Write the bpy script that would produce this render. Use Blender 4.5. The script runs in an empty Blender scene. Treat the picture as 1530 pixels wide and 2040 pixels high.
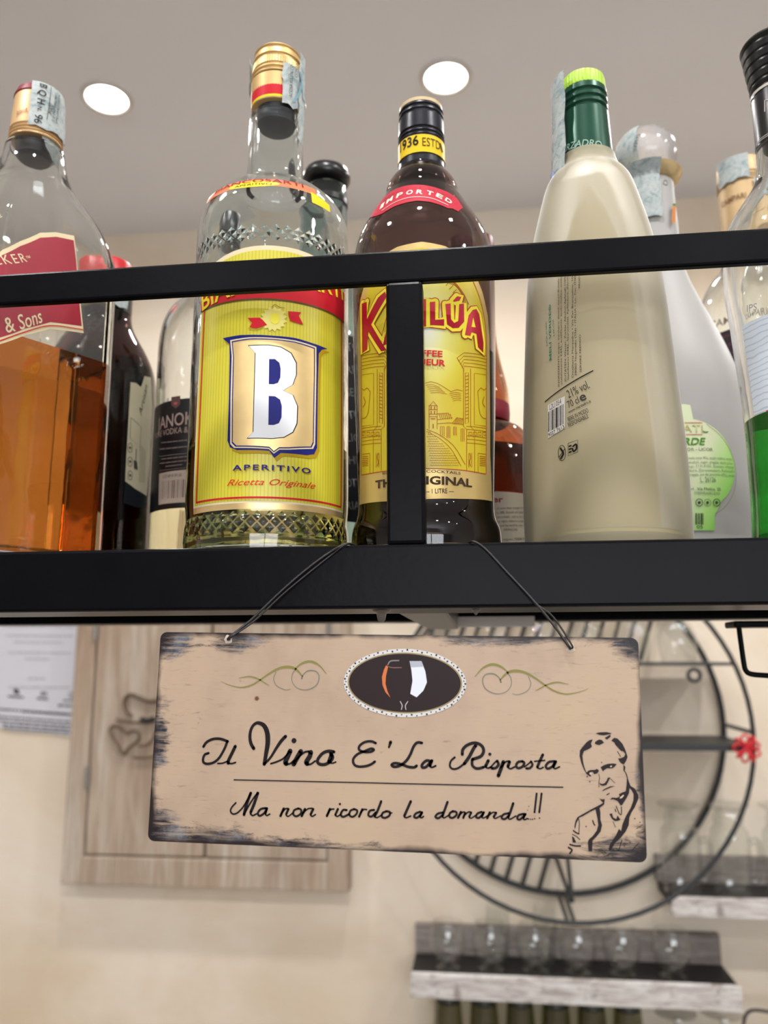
import bpy, bmesh, math, random
import numpy as np
from mathutils import Vector, Matrix

rnd = random.Random(7)
SC = bpy.context.scene
COL = SC.collection
rad = math.radians

# ------------------------------------------------------------------ camera
F_PX, PITCH, YAW, ROLL = 1600.0, rad(10.2), rad(6.6), rad(-0.19)
EYE = np.array([0.0, 0.0, 1.6])
_R = np.array([math.cos(YAW), math.sin(YAW), 0.0])
_FH = np.array([-math.sin(YAW), math.cos(YAW), 0.0])
_Z = np.array([0.0, 0.0, 1.0])
FWD = math.cos(PITCH) * _FH + math.sin(PITCH) * _Z
_U = -math.sin(PITCH) * _FH + math.cos(PITCH) * _Z
RGT = math.cos(ROLL) * _R + math.sin(ROLL) * _U
UPV = -math.sin(ROLL) * _R + math.cos(ROLL) * _U
cam = bpy.data.cameras.new('camera')
cam.sensor_fit = 'VERTICAL'
cam.sensor_height = 36.0
cam.lens = F_PX / 2040.0 * 36.0
cam.clip_start = 0.02
cam.dof.use_dof = True
cam.dof.focus_distance = 0.37
cam.dof.aperture_fstop = 9.0
camo = bpy.data.objects.new('camera', cam)
COL.objects.link(camo)
M = Matrix(((RGT[0], UPV[0], -FWD[0], EYE[0]), (RGT[1], UPV[1], -FWD[1], EYE[1]),
            (RGT[2], UPV[2], -FWD[2], EYE[2]), (0, 0, 0, 1)))
camo.matrix_world = M
SC.camera = camo
SC.view_settings.view_transform = 'Standard'
SC.view_settings.look = 'None'
SC.view_settings.gamma = 1.0
SC.view_settings.use_curve_mapping = False
SC.view_settings.exposure = 0.78
SC.cycles.use_adaptive_sampling = True
SC.cycles.adaptive_threshold = 0.03
SC.cycles.max_bounces = 18
SC.cycles.transmission_bounces = 18
SC.cycles.transparent_max_bounces = 24
SC.cycles.diffuse_bounces = 3
SC.cycles.glossy_bounces = 5
SC.cycles.sample_clamp_indirect = 6.0
SC.cycles.blur_glossy = 0.6

# ------------------------------------------------------------------ world and daylight
W = bpy.data.worlds.new('sky'); SC.world = W; W.use_nodes = True
wn = W.node_tree
bgn = wn.nodes['Background']
bgn.inputs[0].default_value = (0.80, 0.88, 1.0, 1); bgn.inputs[1].default_value = 1.2
WINX, WINY, WINZ = 0.75, -3.6, 1.90          # window in the wall behind the photographer
la = bpy.data.lights.new('window_daylight', 'AREA')
la.shape = 'RECTANGLE'; la.size = 3.0; la.size_y = 1.1; la.energy = 46; la.color = (0.96, 0.98, 1.0)
lo = bpy.data.objects.new('window_daylight', la); COL.objects.link(lo)
lo.location = (WINX, WINY - 0.12, WINZ); lo.rotation_euler = (rad(90), 0, 0)
SPOT_W = 3.0

# ------------------------------------------------------------------ helpers: pixel to place
def ray(px, py):
    return RGT * (px - 765) / F_PX - UPV * (py - 1020) / F_PX + FWD
def at(px, py, Y):
    d = ray(px, py); return EYE + d * (Y / d[1])
def at_z(px, py, z):
    d = ray(px, py); return EYE + d * ((z - 1.6) / d[2])
def zoomer(ox, oy, s):
    return lambda pts: [(ox + p[0] / s, oy + p[1] / s) + tuple(p[2:]) for p in pts]

# ------------------------------------------------------------------ helpers: colour and materials
def lin(c):
    c = c / 255.0
    return c / 12.92 if c <= 0.04045 else ((c + 0.055) / 1.055) ** 2.4
def rgb(r, g, b): return (lin(r), lin(g), lin(b), 1.0)
MATS = {}
def pm(name, col, rough=0.5, metal=0.0, vary=0.0, scale=60.0, bump=0.0, coat=0.0, trans=0.0, ior=1.5, spec=None, stretch=None, col2=None):
    """plain surface with an optional noise in colour and relief"""
    if name in MATS: return MATS[name]
    m = bpy.data.materials.new(name); m.use_nodes = True
    nt = m.node_tree; b = nt.nodes['Principled BSDF']
    c = rgb(*col)
    b.inputs['Base Color'].default_value = c
    b.inputs['Roughness'].default_value = rough
    b.inputs['Metallic'].default_value = metal
    b.inputs['Coat Weight'].default_value = coat
    b.inputs['Transmission Weight'].default_value = trans
    b.inputs['IOR'].default_value = ior
    if spec is not None: b.inputs['Specular IOR Level'].default_value = spec
    if vary or bump or col2:
        tc = nt.nodes.new('ShaderNodeTexCoord')
        src = tc.outputs['Object']
        if stretch:
            mp = nt.nodes.new('ShaderNodeMapping'); mp.inputs['Scale'].default_value = stretch
            nt.links.new(src, mp.inputs[0]); src = mp.outputs[0]
        n = nt.nodes.new('ShaderNodeTexNoise'); n.inputs['Scale'].default_value = scale
        n.inputs['Detail'].default_value = 6
        nt.links.new(src, n.inputs['Vector'])
        if vary or col2:
            r = nt.nodes.new('ShaderNodeValToRGB')
            r.color_ramp.elements[0].position = 0.3; r.color_ramp.elements[1].position = 0.7
            if col2:
                r.color_ramp.elements[0].color = rgb(*col2); r.color_ramp.elements[1].color = c
            else:
                k0, k1 = 1 - vary, 1 + vary
                r.color_ramp.elements[0].color = (c[0] * k0, c[1] * k0, c[2] * k0, 1)
                r.color_ramp.elements[1].color = (min(1, c[0] * k1), min(1, c[1] * k1), min(1, c[2] * k1), 1)
            nt.links.new(n.outputs['Fac'], r.inputs[0]); nt.links.new(r.outputs[0], b.inputs['Base Color'])
        if bump:
            bp = nt.nodes.new('ShaderNodeBump'); bp.inputs['Strength'].default_value = bump
            bp.inputs['Distance'].default_value = 0.002
            nt.links.new(n.outputs['Fac'], bp.inputs['Height']); nt.links.new(bp.outputs[0], b.inputs['Normal'])
    MATS[name] = m
    return m
def ink(col, rough=0.45, metal=0.0):
    return pm('ink_%d_%d_%d_%d' % (*col, int(metal * 10)), col, rough, metal, spec=.15)
def glass(name, tint=(1, 1, 1), rough=0.0, ior=1.5, wav=0.0):
    if name in MATS: return MATS[name]
    m = pm(name, (255, 255, 255), rough, trans=1.0, ior=ior)
    b = m.node_tree.nodes['Principled BSDF']
    b.inputs['Base Color'].default_value = (*tint, 1)
    if wav:
        nt = m.node_tree
        tc = nt.nodes.new('ShaderNodeTexCoord'); n = nt.nodes.new('ShaderNodeTexNoise'); n.inputs['Scale'].default_value = 55
        bp = nt.nodes.new('ShaderNodeBump'); bp.inputs['Strength'].default_value = wav; bp.inputs['Distance'].default_value = 0.003
        nt.links.new(tc.outputs['Object'], n.inputs['Vector']); nt.links.new(n.outputs['Fac'], bp.inputs['Height'])
        nt.links.new(bp.outputs[0], b.inputs['Normal'])
    return m
def thin_glass(name, tint, refl=1.0):
    """thin-walled glass: see-through with a Fresnel sheen"""
    if name in MATS: return MATS[name]
    m = bpy.data.materials.new(name); m.use_nodes = True; nt = m.node_tree; nt.nodes.clear()
    o = nt.nodes.new('ShaderNodeOutputMaterial'); mx = nt.nodes.new('ShaderNodeMixShader')
    t = nt.nodes.new('ShaderNodeBsdfTransparent'); g = nt.nodes.new('ShaderNodeBsdfGlossy'); g.inputs['Roughness'].default_value = 0.03
    lw = nt.nodes.new('ShaderNodeLayerWeight'); lw.inputs['Blend'].default_value = 0.20
    mt = nt.nodes.new('ShaderNodeMath'); mt.operation = 'MULTIPLY'; mt.inputs[1].default_value = refl
    cr = nt.nodes.new('ShaderNodeValToRGB')
    cr.color_ramp.elements[0].color = (*tint, 1); cr.color_ramp.elements[1].color = (tint[0] * .60, tint[1] * .61, tint[2] * .61, 1)
    cr.color_ramp.elements[0].position = 0.45
    nt.links.new(lw.outputs['Facing'], cr.inputs[0]); nt.links.new(cr.outputs[0], t.inputs[0])
    pw = nt.nodes.new('ShaderNodeMath'); pw.operation = 'POWER'; pw.inputs[1].default_value = 3.0; mt.operation = 'MULTIPLY_ADD'; mt.inputs[1].default_value = .55 * refl; mt.inputs[2].default_value = .09
    lf = nt.nodes.new('ShaderNodeLayerWeight'); lf.inputs['Blend'].default_value = 0.5
    nt.links.new(lf.outputs['Facing'], pw.inputs[0]); nt.links.new(pw.outputs[0], mt.inputs[0]); nt.links.new(mt.outputs[0], mx.inputs[0])
    nt.links.new(t.outputs[0], mx.inputs[1]); nt.links.new(g.outputs[0], mx.inputs[2]); nt.links.new(mx.outputs[0], o.inputs[0])
    MATS[name] = m
    return m
def frosted(name, col, see=0.5, trl=0.5, rough=0.45):
    if name in MATS: return MATS[name]
    m = bpy.data.materials.new(name); m.use_nodes = True; nt = m.node_tree; nt.nodes.clear()
    o = nt.nodes.new('ShaderNodeOutputMaterial')
    d = nt.nodes.new('ShaderNodeBsdfDiffuse'); t = nt.nodes.new('ShaderNodeBsdfTranslucent'); tr = nt.nodes.new('ShaderNodeBsdfTransparent')
    g = nt.nodes.new('ShaderNodeBsdfGlossy'); g.inputs['Roughness'].default_value = rough
    c = rgb(*col); d.inputs[0].default_value = c; t.inputs[0].default_value = c
    a = nt.nodes.new('ShaderNodeMixShader'); a.inputs[0].default_value = trl
    b = nt.nodes.new('ShaderNodeMixShader'); b.inputs[0].default_value = see
    k = nt.nodes.new('ShaderNodeMixShader'); fr = nt.nodes.new('ShaderNodeFresnel'); fr.inputs[0].default_value = 1.4
    nt.links.new(d.outputs[0], a.inputs[1]); nt.links.new(t.outputs[0], a.inputs[2])
    nt.links.new(a.outputs[0], b.inputs[1]); nt.links.new(tr.outputs[0], b.inputs[2])
    nt.links.new(fr.outputs[0], k.inputs[0]); nt.links.new(b.outputs[0], k.inputs[1]); nt.links.new(g.outputs[0], k.inputs[2])
    nt.links.new(k.outputs[0], o.inputs[0])
    MATS[name] = m
    return m
class NT:
    """small node-graph builder"""
    def __init__(s, name, rough=0.5):
        s.m = bpy.data.materials.new(name); s.m.use_nodes = True; s.t = s.m.node_tree; s.b = s.t.nodes['Principled BSDF']
        s.b.inputs['Roughness'].default_value = rough; MATS[name] = s.m
    def n(s, kind, **kw):
        x = s.t.nodes.new('ShaderNode' + kind)
        for k, v in kw.items():
            setattr(x, k, v)
        return x
    def link(s, a, b): s.t.links.new(a, b)
    def coord(s, kind='Object', scale=None, loc=None):
        c = s.n('TexCoord').outputs[kind]
        if scale or loc:
            mp = s.n('Mapping')
            if scale: mp.inputs['Scale'].default_value = scale
            if loc: mp.inputs['Location'].default_value = loc
            s.link(c, mp.inputs[0]); c = mp.outputs[0]
        return c
    def noise(s, vec, scale, detail=4, rough=0.5, dist=0.0):
        x = s.n('TexNoise'); x.inputs['Scale'].default_value = scale; x.inputs['Detail'].default_value = detail
        x.inputs['Roughness'].default_value = rough; x.inputs['Distortion'].default_value = dist
        s.link(vec, x.inputs['Vector']); return x.outputs['Fac']
    def math(s, op, a, b=None, c=None, clamp=False):
        x = s.n('Math', operation=op, use_clamp=clamp)
        for i, v in enumerate((a, b, c)):
            if v is None: continue
            if isinstance(v, (int, float)): x.inputs[i].default_value = v
            else: s.link(v, x.inputs[i])
        return x.outputs[0]
    def ramp(s, fac, stops, interp='LINEAR'):
        x = s.n('ValToRGB'); x.color_ramp.interpolation = interp
        e = x.color_ramp.elements
        while len(e) < len(stops): e.new(0.5)
        for el, (p, c) in zip(e, stops):
            el.position = p; el.color = c if len(c) == 4 else (*c, 1)
        s.link(fac, x.inputs[0]); return x.outputs[0]
    def mix(s, fac, a, b, mode='MIX'):
        x = s.n('MixRGB', blend_type=mode)
        for i, v in enumerate((fac, a, b)):
            if isinstance(v, (int, float)): x.inputs[i].default_value = v
            elif isinstance(v, tuple): x.inputs[i].default_value = v if len(v) == 4 else (*v, 1)
            else: s.link(v, x.inputs[i])
        return x.outputs[0]
    def sep(s, v):
        x = s.n('SeparateXYZ'); s.link(v, x.inputs[0]); return x.outputs
    def out(s, col, bump=None, strength=0.3, dist=0.001):
        s.link(col, s.b.inputs['Base Color'])
        if bump is not None:
            bp = s.n('Bump'); bp.inputs['Strength'].default_value = strength; bp.inputs['Distance'].default_value = dist
            s.link(bump, bp.inputs['Height']); s.link(bp.outputs[0], s.b.inputs['Normal'])
        return s.m

# ------------------------------------------------------------------ helpers: objects
def mesh_obj(name, verts, faces, mat, parent=None, smooth=True, angle=35, loc=None, mats=None, midx=None, uvs=None):
    me = bpy.data.meshes.new(name)
    me.from_pydata([tuple(map(float, v)) for v in verts], [], faces)
    for mm in (mats or [mat]): me.materials.append(mm)
    if midx is not None:
        me.polygons.foreach_set('material_index', midx)
    if smooth:
        me.polygons.foreach_set('use_smooth', [True] * len(me.polygons))
    me.update()
    if smooth and angle < 180: me.set_sharp_from_angle(angle=rad(angle))
    if uvs is not None:
        ul = me.uv_layers.new(name='uv')
        for l in me.loops: ul.data[l.index].uv = uvs[l.vertex_index]
    o = bpy.data.objects.new(name, me); COL.objects.link(o)
    if parent is not None: o.parent = parent
    if loc is not None: o.location = tuple(map(float, loc))
    return o
def bm_obj(name, bm, mat, parent=None, smooth=True, angle=35, loc=None):
    bmesh.ops.recalc_face_normals(bm, faces=bm.faces[:])
    me = bpy.data.meshes.new(name); bm.to_mesh(me); bm.free()
    me.materials.append(mat)
    if smooth:
        me.polygons.foreach_set('use_smooth', [True] * len(me.polygons)); me.set_sharp_from_angle(angle=rad(angle))
    o = bpy.data.objects.new(name, me); COL.objects.link(o)
    if parent is not None: o.parent = parent
    if loc is not None: o.location = tuple(map(float, loc))
    return o
def thing(name, label, cat, loc, group=None):
    o = bpy.data.objects.new(name, None); COL.objects.link(o); o.empty_display_size = 0.02
    o.location = tuple(map(float, loc)); o['label'] = label; o['category'] = cat
    if group: o['group'] = group
    return o
def tag(o, label, cat, group=None):
    o['label'] = label; o['category'] = cat
    if group: o['group'] = group
    return o
def struct(o): o['kind'] = 'structure'; return o
def copy_tree(src, loc, label=None, parent=None):
    c = src.copy(); COL.objects.link(c)
    if parent is None:
        c.location = tuple(map(float, loc))
        if label: c['label'] = label
    else: c.parent = parent
    for ch in list(src.children): copy_tree(ch, None, None, c)
    return c
def add_box(bm, c, s, bevel=0.0, rot=None):
    """box of centre c and full size s"""
    r = bmesh.ops.create_cube(bm, size=1.0)
    vs = r['verts']
    bmesh.ops.scale(bm, vec=s, verts=vs)
    if bevel > 0:
        es = list({e for v in vs for e in v.link_edges})
        k = bmesh.ops.bevel(bm, geom=es, offset=bevel, segments=2, profile=0.5, affect='EDGES')
        vs = list({v for f in k['faces'] for v in f.verts} | {v for v in vs if v.is_valid})
        seen = set(vs); stack = list(vs)
        while stack:
            v = stack.pop()
            for e in v.link_edges:
                w = e.other_vert(v)
                if w not in seen: seen.add(w); stack.append(w)
        vs = list(seen)
    if rot is not None: bmesh.ops.rotate(bm, cent=(0, 0, 0), matrix=rot, verts=vs)
    bmesh.ops.translate(bm, vec=c, verts=vs)
    return vs
def box(name, lo_, hi_, mat, parent=None, bevel=0.0, org=(0, 0, 0)):
    bm = bmesh.new()
    c = [(a + b) / 2 - o for a, b, o in zip(lo_, hi_, org)]; s = [abs(b - a) for a, b in zip(lo_, hi_)]
    add_box(bm, c, s, bevel)
    return bm_obj(name, bm, mat, parent, smooth=False)
def tube_data(pts, r, seg=10, closed=False, radii=None):
    pts = [np.array(p, float) for p in pts]; n = len(pts); V = []; Fs = []
    up = None
    for i, p in enumerate(pts):
        a = pts[(i - 1) % n] if (closed or i > 0) else p
        b = pts[(i + 1) % n] if (closed or i < n - 1) else p
        t = b - a; t = t / (np.linalg.norm(t) + 1e-12)
        if up is None:
            up = np.array([0, 0, 1.0]) if abs(t[2]) < 0.9 else np.array([0, 1.0, 0])
        s = np.cross(t, up); s /= np.linalg.norm(s) + 1e-12
        up = np.cross(s, t)
        rr = radii[i] if radii else r
        for k in range(seg):
            a_ = 2 * math.pi * k / seg
            V.append(p + rr * (math.cos(a_) * s + math.sin(a_) * up))
    m = n if closed else n - 1
    for i in range(m):
        for k in range(seg):
            j = (i + 1) % n; k2 = (k + 1) % seg
            Fs.append((i * seg + k, i * seg + k2, j * seg + k2, j * seg + k))
    if not closed:
        Fs.append(tuple(range(seg - 1, -1, -1))); Fs.append(tuple((n - 1) * seg + k for k in range(seg)))
    return V, Fs
def tube(name, pts, r, mat, parent=None, seg=10, closed=False, radii=None):
    V, Fs = tube_data(pts, r, seg, closed, radii)
    return mesh_obj(name, V, Fs, mat, parent, True, 60)
def join(parts):
    V = []; Fs = []
    for v, f in parts:
        o = len(V); V += list(v); Fs += [tuple(i + o for i in q) for q in f]
    return V, Fs
def catmull(pts, n=6, closed=False):
    P = [np.array(p, float) for p in pts]; N = len(P); out = []
    for i in range(N if closed else N - 1):
        p0 = P[(i - 1) % N] if (closed or i > 0) else 2 * P[0] - P[1]
        p1 = P[i]; p2 = P[(i + 1) % N]
        p3 = P[(i + 2) % N] if (closed or i + 2 < N) else 2 * P[-1] - P[-2]
        for k in range(n):
            t = k / n
            out.append(0.5 * (2 * p1 + (p2 - p0) * t + (2 * p0 - 5 * p1 + 4 * p2 - p3) * t * t + (3 * p1 - p0 - 3 * p2 + p3) * t ** 3))
    if not closed: out.append(P[-1])
    return out
def chaikin(pts, it=2):
    P = [np.array(p, float) for p in pts]
    for _ in range(it):
        Q = [P[0]]
        for a, b in zip(P[:-1], P[1:]): Q += [0.75 * a + 0.25 * b, 0.25 * a + 0.75 * b]
        Q.append(P[-1]); P = Q
    return P
def lathe_data(path, seg=64, shape=None, c=(0, 0, 0), rib=None):
    """path: (r, z) list; shape(theta, z) scales the radius; poles where r == 0"""
    V = []; Fs = []; rings = []
    for r, z in path:
        if r < 1e-6:
            rings.append([len(V)]); V.append((c[0], c[1], c[2] + z))
        else:
            ring = []
            for k in range(seg):
                th = 2 * math.pi * k / seg
                q = r * (shape(th, z) if shape else 1.0)
                if rib: q += rib(k, z)
                ring.append(len(V)); V.append((c[0] + q * math.sin(th), c[1] - q * math.cos(th), c[2] + z))
            rings.append(ring)
    for a, b in zip(rings[:-1], rings[1:]):
        if len(a) == 1 and len(b) == 1: continue
        for k in range(seg):
            k2 = (k + 1) % seg
            if len(a) == 1: Fs.append((a[0], b[k2], b[k]))
            elif len(b) == 1: Fs.append((a[k], a[k2], b[0]))
            else: Fs.append((a[k], a[k2], b[k2], b[k]))
    return V, Fs
def lathe(name, path, mat, parent=None, seg=64, shape=None, c=(0, 0, 0), rib=None, angle=35):
    V, Fs = lathe_data(path, seg, shape, c, rib)
    return mesh_obj(name, V, Fs, mat, parent, True, angle)

# ------------------------------------------------------------------ helpers: flat shapes, lettering, wrapping
_tc = bpy.data.curves.new('tmp_text', 'FONT'); _to = bpy.data.objects.new('tmp_text', _tc)
_pc = bpy.data.curves.new('tmp_poly', 'CURVE'); _po = bpy.data.objects.new('tmp_poly', _pc)
_pc.dimensions = '2D'; _pc.fill_mode = 'BOTH'
def _grab(o):
    m = o.to_mesh()
    V = [(v.co.x, v.co.y) for v in m.vertices]; Fs = [tuple(p.vertices) for p in m.polygons]
    o.to_mesh_clear(); return V, Fs
def text2d(s, bold=0.0, shear=0.0, spacing=1.0, res=3):
    _tc.body = s; _tc.offset = bold; _tc.shear = shear; _tc.space_character = spacing; _tc.resolution_u = res; _tc.fill_mode = 'FRONT'
    return _grab(_to)
def poly2d(loops):
    _pc.splines.clear()
    for lp in loops:
        sp = _pc.splines.new('POLY'); sp.points.add(len(lp) - 1)
        for q, p in zip(sp.points, lp): q.co = (p[0], p[1], 0, 1)
        sp.use_cyclic_u = True
    return _grab(_po)
def stroke2d(pts, widths, cap=True):
    """variable-width pen stroke"""
    P = [np.array(p[:2], float) for p in pts]; n = len(P); V = []; Fs = []
    for i in range(n):
        t = P[min(i + 1, n - 1)] - P[max(i - 1, 0)]; t /= np.linalg.norm(t) + 1e-12
        nn = np.array([-t[1], t[0]]) * widths[i] / 2
        V += [P[i] + nn, P[i] - nn]
    for i in range(n - 1): Fs.append((2 * i, 2 * i + 1, 2 * i + 3, 2 * i + 2))
    if cap:
        for i in (0, n - 1):
            o = len(V)
            for k in range(8): V.append(P[i] + widths[i] / 2 * np.array([math.cos(k * math.pi / 4), math.sin(k * math.pi / 4)]))
            Fs.append(tuple(range(o, o + 8)))
    return [tuple(v) for v in V], Fs

class Wrap:
    """the side of a bottle: (u, v) = (angle * rref, height)"""
    def __init__(s, cx, cy, prof, rref, shape=None):
        s.cx, s.cy, s.rref, s.shape = cx, cy, rref, shape
        s.zs = np.array([p[0] for p in prof]); s.rs = np.array([p[1] for p in prof])
        o = np.argsort(s.zs, kind='stable'); s.zs = s.zs[o]; s.rs = s.rs[o]
    def R(s, th, z):
        r = float(np.interp(z, s.zs, s.rs))
        return r * (s.shape(th, z) if s.shape else 1.0)
    def uv(s, px, py):
        d = ray(px, py); best = None
        t0 = (s.cy - 0.09) / d[1]; t1 = (s.cy + 0.03) / d[1]; prev = None; N = 240
        for i in range(N + 1):
            t = t0 + (t1 - t0) * i / N; p = EYE + d * t
            dx, dy = p[0] - s.cx, p[1] - s.cy; th = math.atan2(dx, -dy)
            g = math.hypot(dx, dy) - s.R(th, p[2])
            if g <= 0:
                if prev is not None:
                    a, b = prev, t
                    for _ in range(22):
                        m = (a + b) / 2; q = EYE + d * m; dx, dy = q[0] - s.cx, q[1] - s.cy
                        if math.hypot(dx, dy) - s.R(math.atan2(dx, -dy), q[2]) <= 0: b = m
                        else: a = m
                    p = EYE + d * b; th = math.atan2(p[0] - s.cx, -(p[1] - s.cy))
                return (th * s.rref, p[2])
            if best is None or g < best[0]: best = (g, th, p[2])
            prev = t
        return (best[1] * s.rref, best[2])
    def pos(s, u, v, off):
        th = u / s.rref; r = s.R(th, v) + off
        return (s.cx + r * math.sin(th), s.cy - r * math.cos(th), v)
class Flat:
    def __init__(s, o, ex, ey, n):
        s.o, s.ex, s.ey, s.n = [np.array(k, float) for k in (o, ex, ey, n)]
    def uv(s, px, py):
        d = ray(px, py); t = np.dot(s.o - EYE, s.n) / np.dot(d, s.n); p = EYE + d * t - s.o
        return (float(p @ s.ex), float(p @ s.ey))
    def pos(s, u, v, off): return tuple(s.o + s.ex * u + s.ey * v + s.n * off)

class Print:
    """collects flat shapes and lays them on a surface as one thin skin"""
    def __init__(s, surf, off=0.0001, cut=0.004, cutz=0.02):
        s.surf, s.off, s.cut, s.cutz = surf, off, cut, cutz; s.V = []; s.F = []; s.mi = []; s.mats = []; s.uvs = None
    def raw(s, V, Fs, mat, layer=0):
        if mat not in s.mats: s.mats.append(mat)
        k = s.mats.index(mat); o = len(s.V)
        s.V += [(v[0], v[1], s.off + layer * 0.00006) for v in V]; s.F += [tuple(i + o for i in f) for f in Fs]; s.mi += [k] * len(Fs)
    def poly(s, px_loops, mat, layer=0, smooth=0):
        lps = []
        for lp in px_loops:
            if smooth: lp = catmull([p[:2] for p in lp], smooth, True)
            lps.append([s.surf.uv(*p[:2]) for p in lp])
        s.raw(*poly2d(lps), mat, layer)
    def poly_uv(s, loops, mat, layer=0): s.raw(*poly2d(loops), mat, layer)
    def scale(s, px, py):
        a = s.surf.uv(px, py); b = s.surf.uv(px, py + 4); return math.hypot(b[0] - a[0], b[1] - a[1]) / 4
    def stroke(s, px, w, mat, layer=0, smooth=5, cap=True):
        """px: (x, y[, w]) pixels; w default width in pixels"""
        P = [(p[0], p[1], p[2] if len(p) > 2 else w) for p in px]
        if smooth and len(P) > 2: P = catmull(P, smooth)
        k = s.scale(*P[len(P) // 2][:2])
        s.raw(*stroke2d([s.surf.uv(p[0], p[1]) for p in P], [max(p[2], 0.3) * k for p in P], cap), mat, layer)
    def dot(s, x, y, r, mat, layer=0, n=10):
        k = s.scale(x, y) * r; u, v = s.surf.uv(x, y)
        s.raw([(u + k * math.cos(2 * math.pi * i / n), v + k * math.sin(2 * math.pi * i / n)) for i in range(n)], [tuple(range(n))], mat, layer)
    def text(s, st, p0, p1, h, mat, layer=0, bold=0.0, shear=0.0, spacing=1.0, level=False, res=3, pre=0.0):
        """lettering with its baseline from pixel p0 to p1 and capitals h pixels tall"""
        V, Fs = text2d(st, bold, shear, spacing, res)
        if not V: return
        x0 = min(v[0] for v in V); x1 = max(v[0] for v in V)
        a = np.array(s.surf.uv(*p0)); b = np.array(s.surf.uv(*p1))
        if pre: a = a - (b - a) * pre
        if level: a[1] = b[1] = (a[1] + b[1]) / 2
        d = b - a; L = np.linalg.norm(d); e = d / L; n = np.array([-e[1], e[0]])
        mx, my = (p0[0] + p1[0]) / 2, (p0[1] + p1[1]) / 2
        hh = h * s.scale(mx, my) / 0.70
        s.raw([tuple(a + e * (v[0] - x0) / (x1 - x0) * L + n * v[1] * hh) for v in V], Fs, mat, layer)
    def build(s, name, parent, org, with_uv=False, wrinkle=0.0):
        bm = bmesh.new(); vs = [bm.verts.new(v) for v in s.V]
        for f, k in zip(s.F, s.mi):
            if len(set(f)) < 3: continue
            try: nf = bm.faces.new([vs[i] for i in f]); nf.material_index = k
            except ValueError: pass
        if s.cut and s.V:
            us = [v[0] for v in s.V]; zs = [v[1] for v in s.V]
            for ax, lo_, hi_, step in ((0, min(us), max(us), s.cut), (1, min(zs), max(zs), s.cutz)):
                x = math.ceil(lo_ / step) * step
                while x < hi_:
                    co = (x, 0, 0) if ax == 0 else (0, x, 0); no = (1, 0, 0) if ax == 0 else (0, 1, 0)
                    bmesh.ops.bisect_plane(bm, geom=bm.verts[:] + bm.edges[:] + bm.faces[:], dist=1e-7, plane_co=co, plane_no=no)
                    x += step
        uvs = []
        for v in bm.verts:
            u, z, of = v.co; uvs.append((u, z))
            if wrinkle: of += wrinkle * (math.sin(u * 1500 + z * 700) * math.sin(z * 1100 + 1.3) + 1)
            p = s.surf.pos(u, z, of); v.co = (p[0] - org[0], p[1] - org[1], p[2] - org[2])
        for f in bm.faces:
            c = f.calc_center_median(); f.normal_update()
        bm.verts.index_update()
        me = bpy.data.meshes.new(name); bm.to_mesh(me); bm.free()
        for m in s.mats: me.materials.append(m)
        me.polygons.foreach_set('use_smooth', [True] * len(me.polygons))
        if with_uv:
            ul = me.uv_layers.new(name='uv')
            for l in me.loops: ul.data[l.index].uv = uvs[l.vertex_index]
        o = bpy.data.objects.new(name, me); COL.objects.link(o); o.parent = parent
        return o

# ================================================================== ROOM
WALL_Y, CEIL_Z = 1.80, 2.66
# sponged cream plaster
g = NT('sponged_cream_plaster', 0.75)
co = g.coord('Object')
n1 = g.noise(co, 2.2, 5, 0.6, 0.6); n2 = g.noise(co, 9.0, 6, 0.65, 0.4); n3 = g.noise(co, 120, 3)
c1 = g.ramp(n1, [(0.30, rgb(211, 191, 165)), (0.55, rgb(224, 210, 191)), (0.75, rgb(230, 220, 205))])
c2 = g.ramp(n2, [(0.55, rgb(0, 0, 0)), (0.80, rgb(120, 120, 120))])
M_WALL = g.out(g.mix(c2, c1, rgb(204, 166, 134)), n3, 0.15, 0.002)
M_CEIL = pm('white_ceiling_paint', (230, 231, 236), 0.8, vary=0.02, scale=3)
M_SIDE = pm('pale_side_wall_paint', (214, 208, 200), 0.8, vary=0.05, scale=3)
g = NT('grey_floor_tile', 0.35)
bk = g.n('TexBrick'); bk.inputs['Scale'].default_value = 1.0; bk.inputs['Color1'].default_value = rgb(150, 140, 130); bk.inputs['Color2'].default_value = rgb(138, 128, 120)
bk.inputs['Mortar'].default_value = rgb(95, 82, 70); bk.inputs['Brick Width'].default_value = 0.4; bk.inputs['Row Height'].default_value = 0.4; bk.inputs['Mortar Size'].default_value = 0.006
bk.offset = 0.0
g.link(g.coord('Object'), bk.inputs['Vector']); M_FLOOR = g.out(bk.outputs['Color'])
X0, X1, YB = -3.2, 3.2, WINY
struct(box('floor', (X0, YB, -0.1), (X1, WALL_Y, 0), M_FLOOR))
struct(box('ceiling', (X0, YB, CEIL_Z), (X1, WALL_Y, CEIL_Z + 0.12), M_CEIL))
struct(box('wall_back', (X0, WALL_Y, -0.1), (X1, WALL_Y + 0.12, CEIL_Z + 0.12), M_WALL))
struct(box('wall_left', (X0 - 0.12, YB, -0.1), (X0, WALL_Y + 0.12, CEIL_Z + 0.12), M_SIDE))
struct(box('wall_right', (X1, YB, -0.1), (X1 + 0.12, WALL_Y + 0.12, CEIL_Z + 0.12), M_SIDE))
bm = bmesh.new()
wx0, wx1, wz0, wz1 = WINX - 1.5, WINX + 1.5, WINZ - 0.55, WINZ + 0.55
for a, b in (((X0, -0.1), (wx0, CEIL_Z + .12)), ((wx1, -0.1), (X1, CEIL_Z + .12)), ((wx0, -0.1), (wx1, wz0)), ((wx0, wz1), (wx1, CEIL_Z + .12))):
    add_box(bm, ((a[0] + b[0]) / 2, YB - .06, (a[1] + b[1]) / 2), (b[0] - a[0], .12, b[1] - a[1]))
struct(bm_obj('wall_front', bm, M_SIDE, smooth=False))
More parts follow.
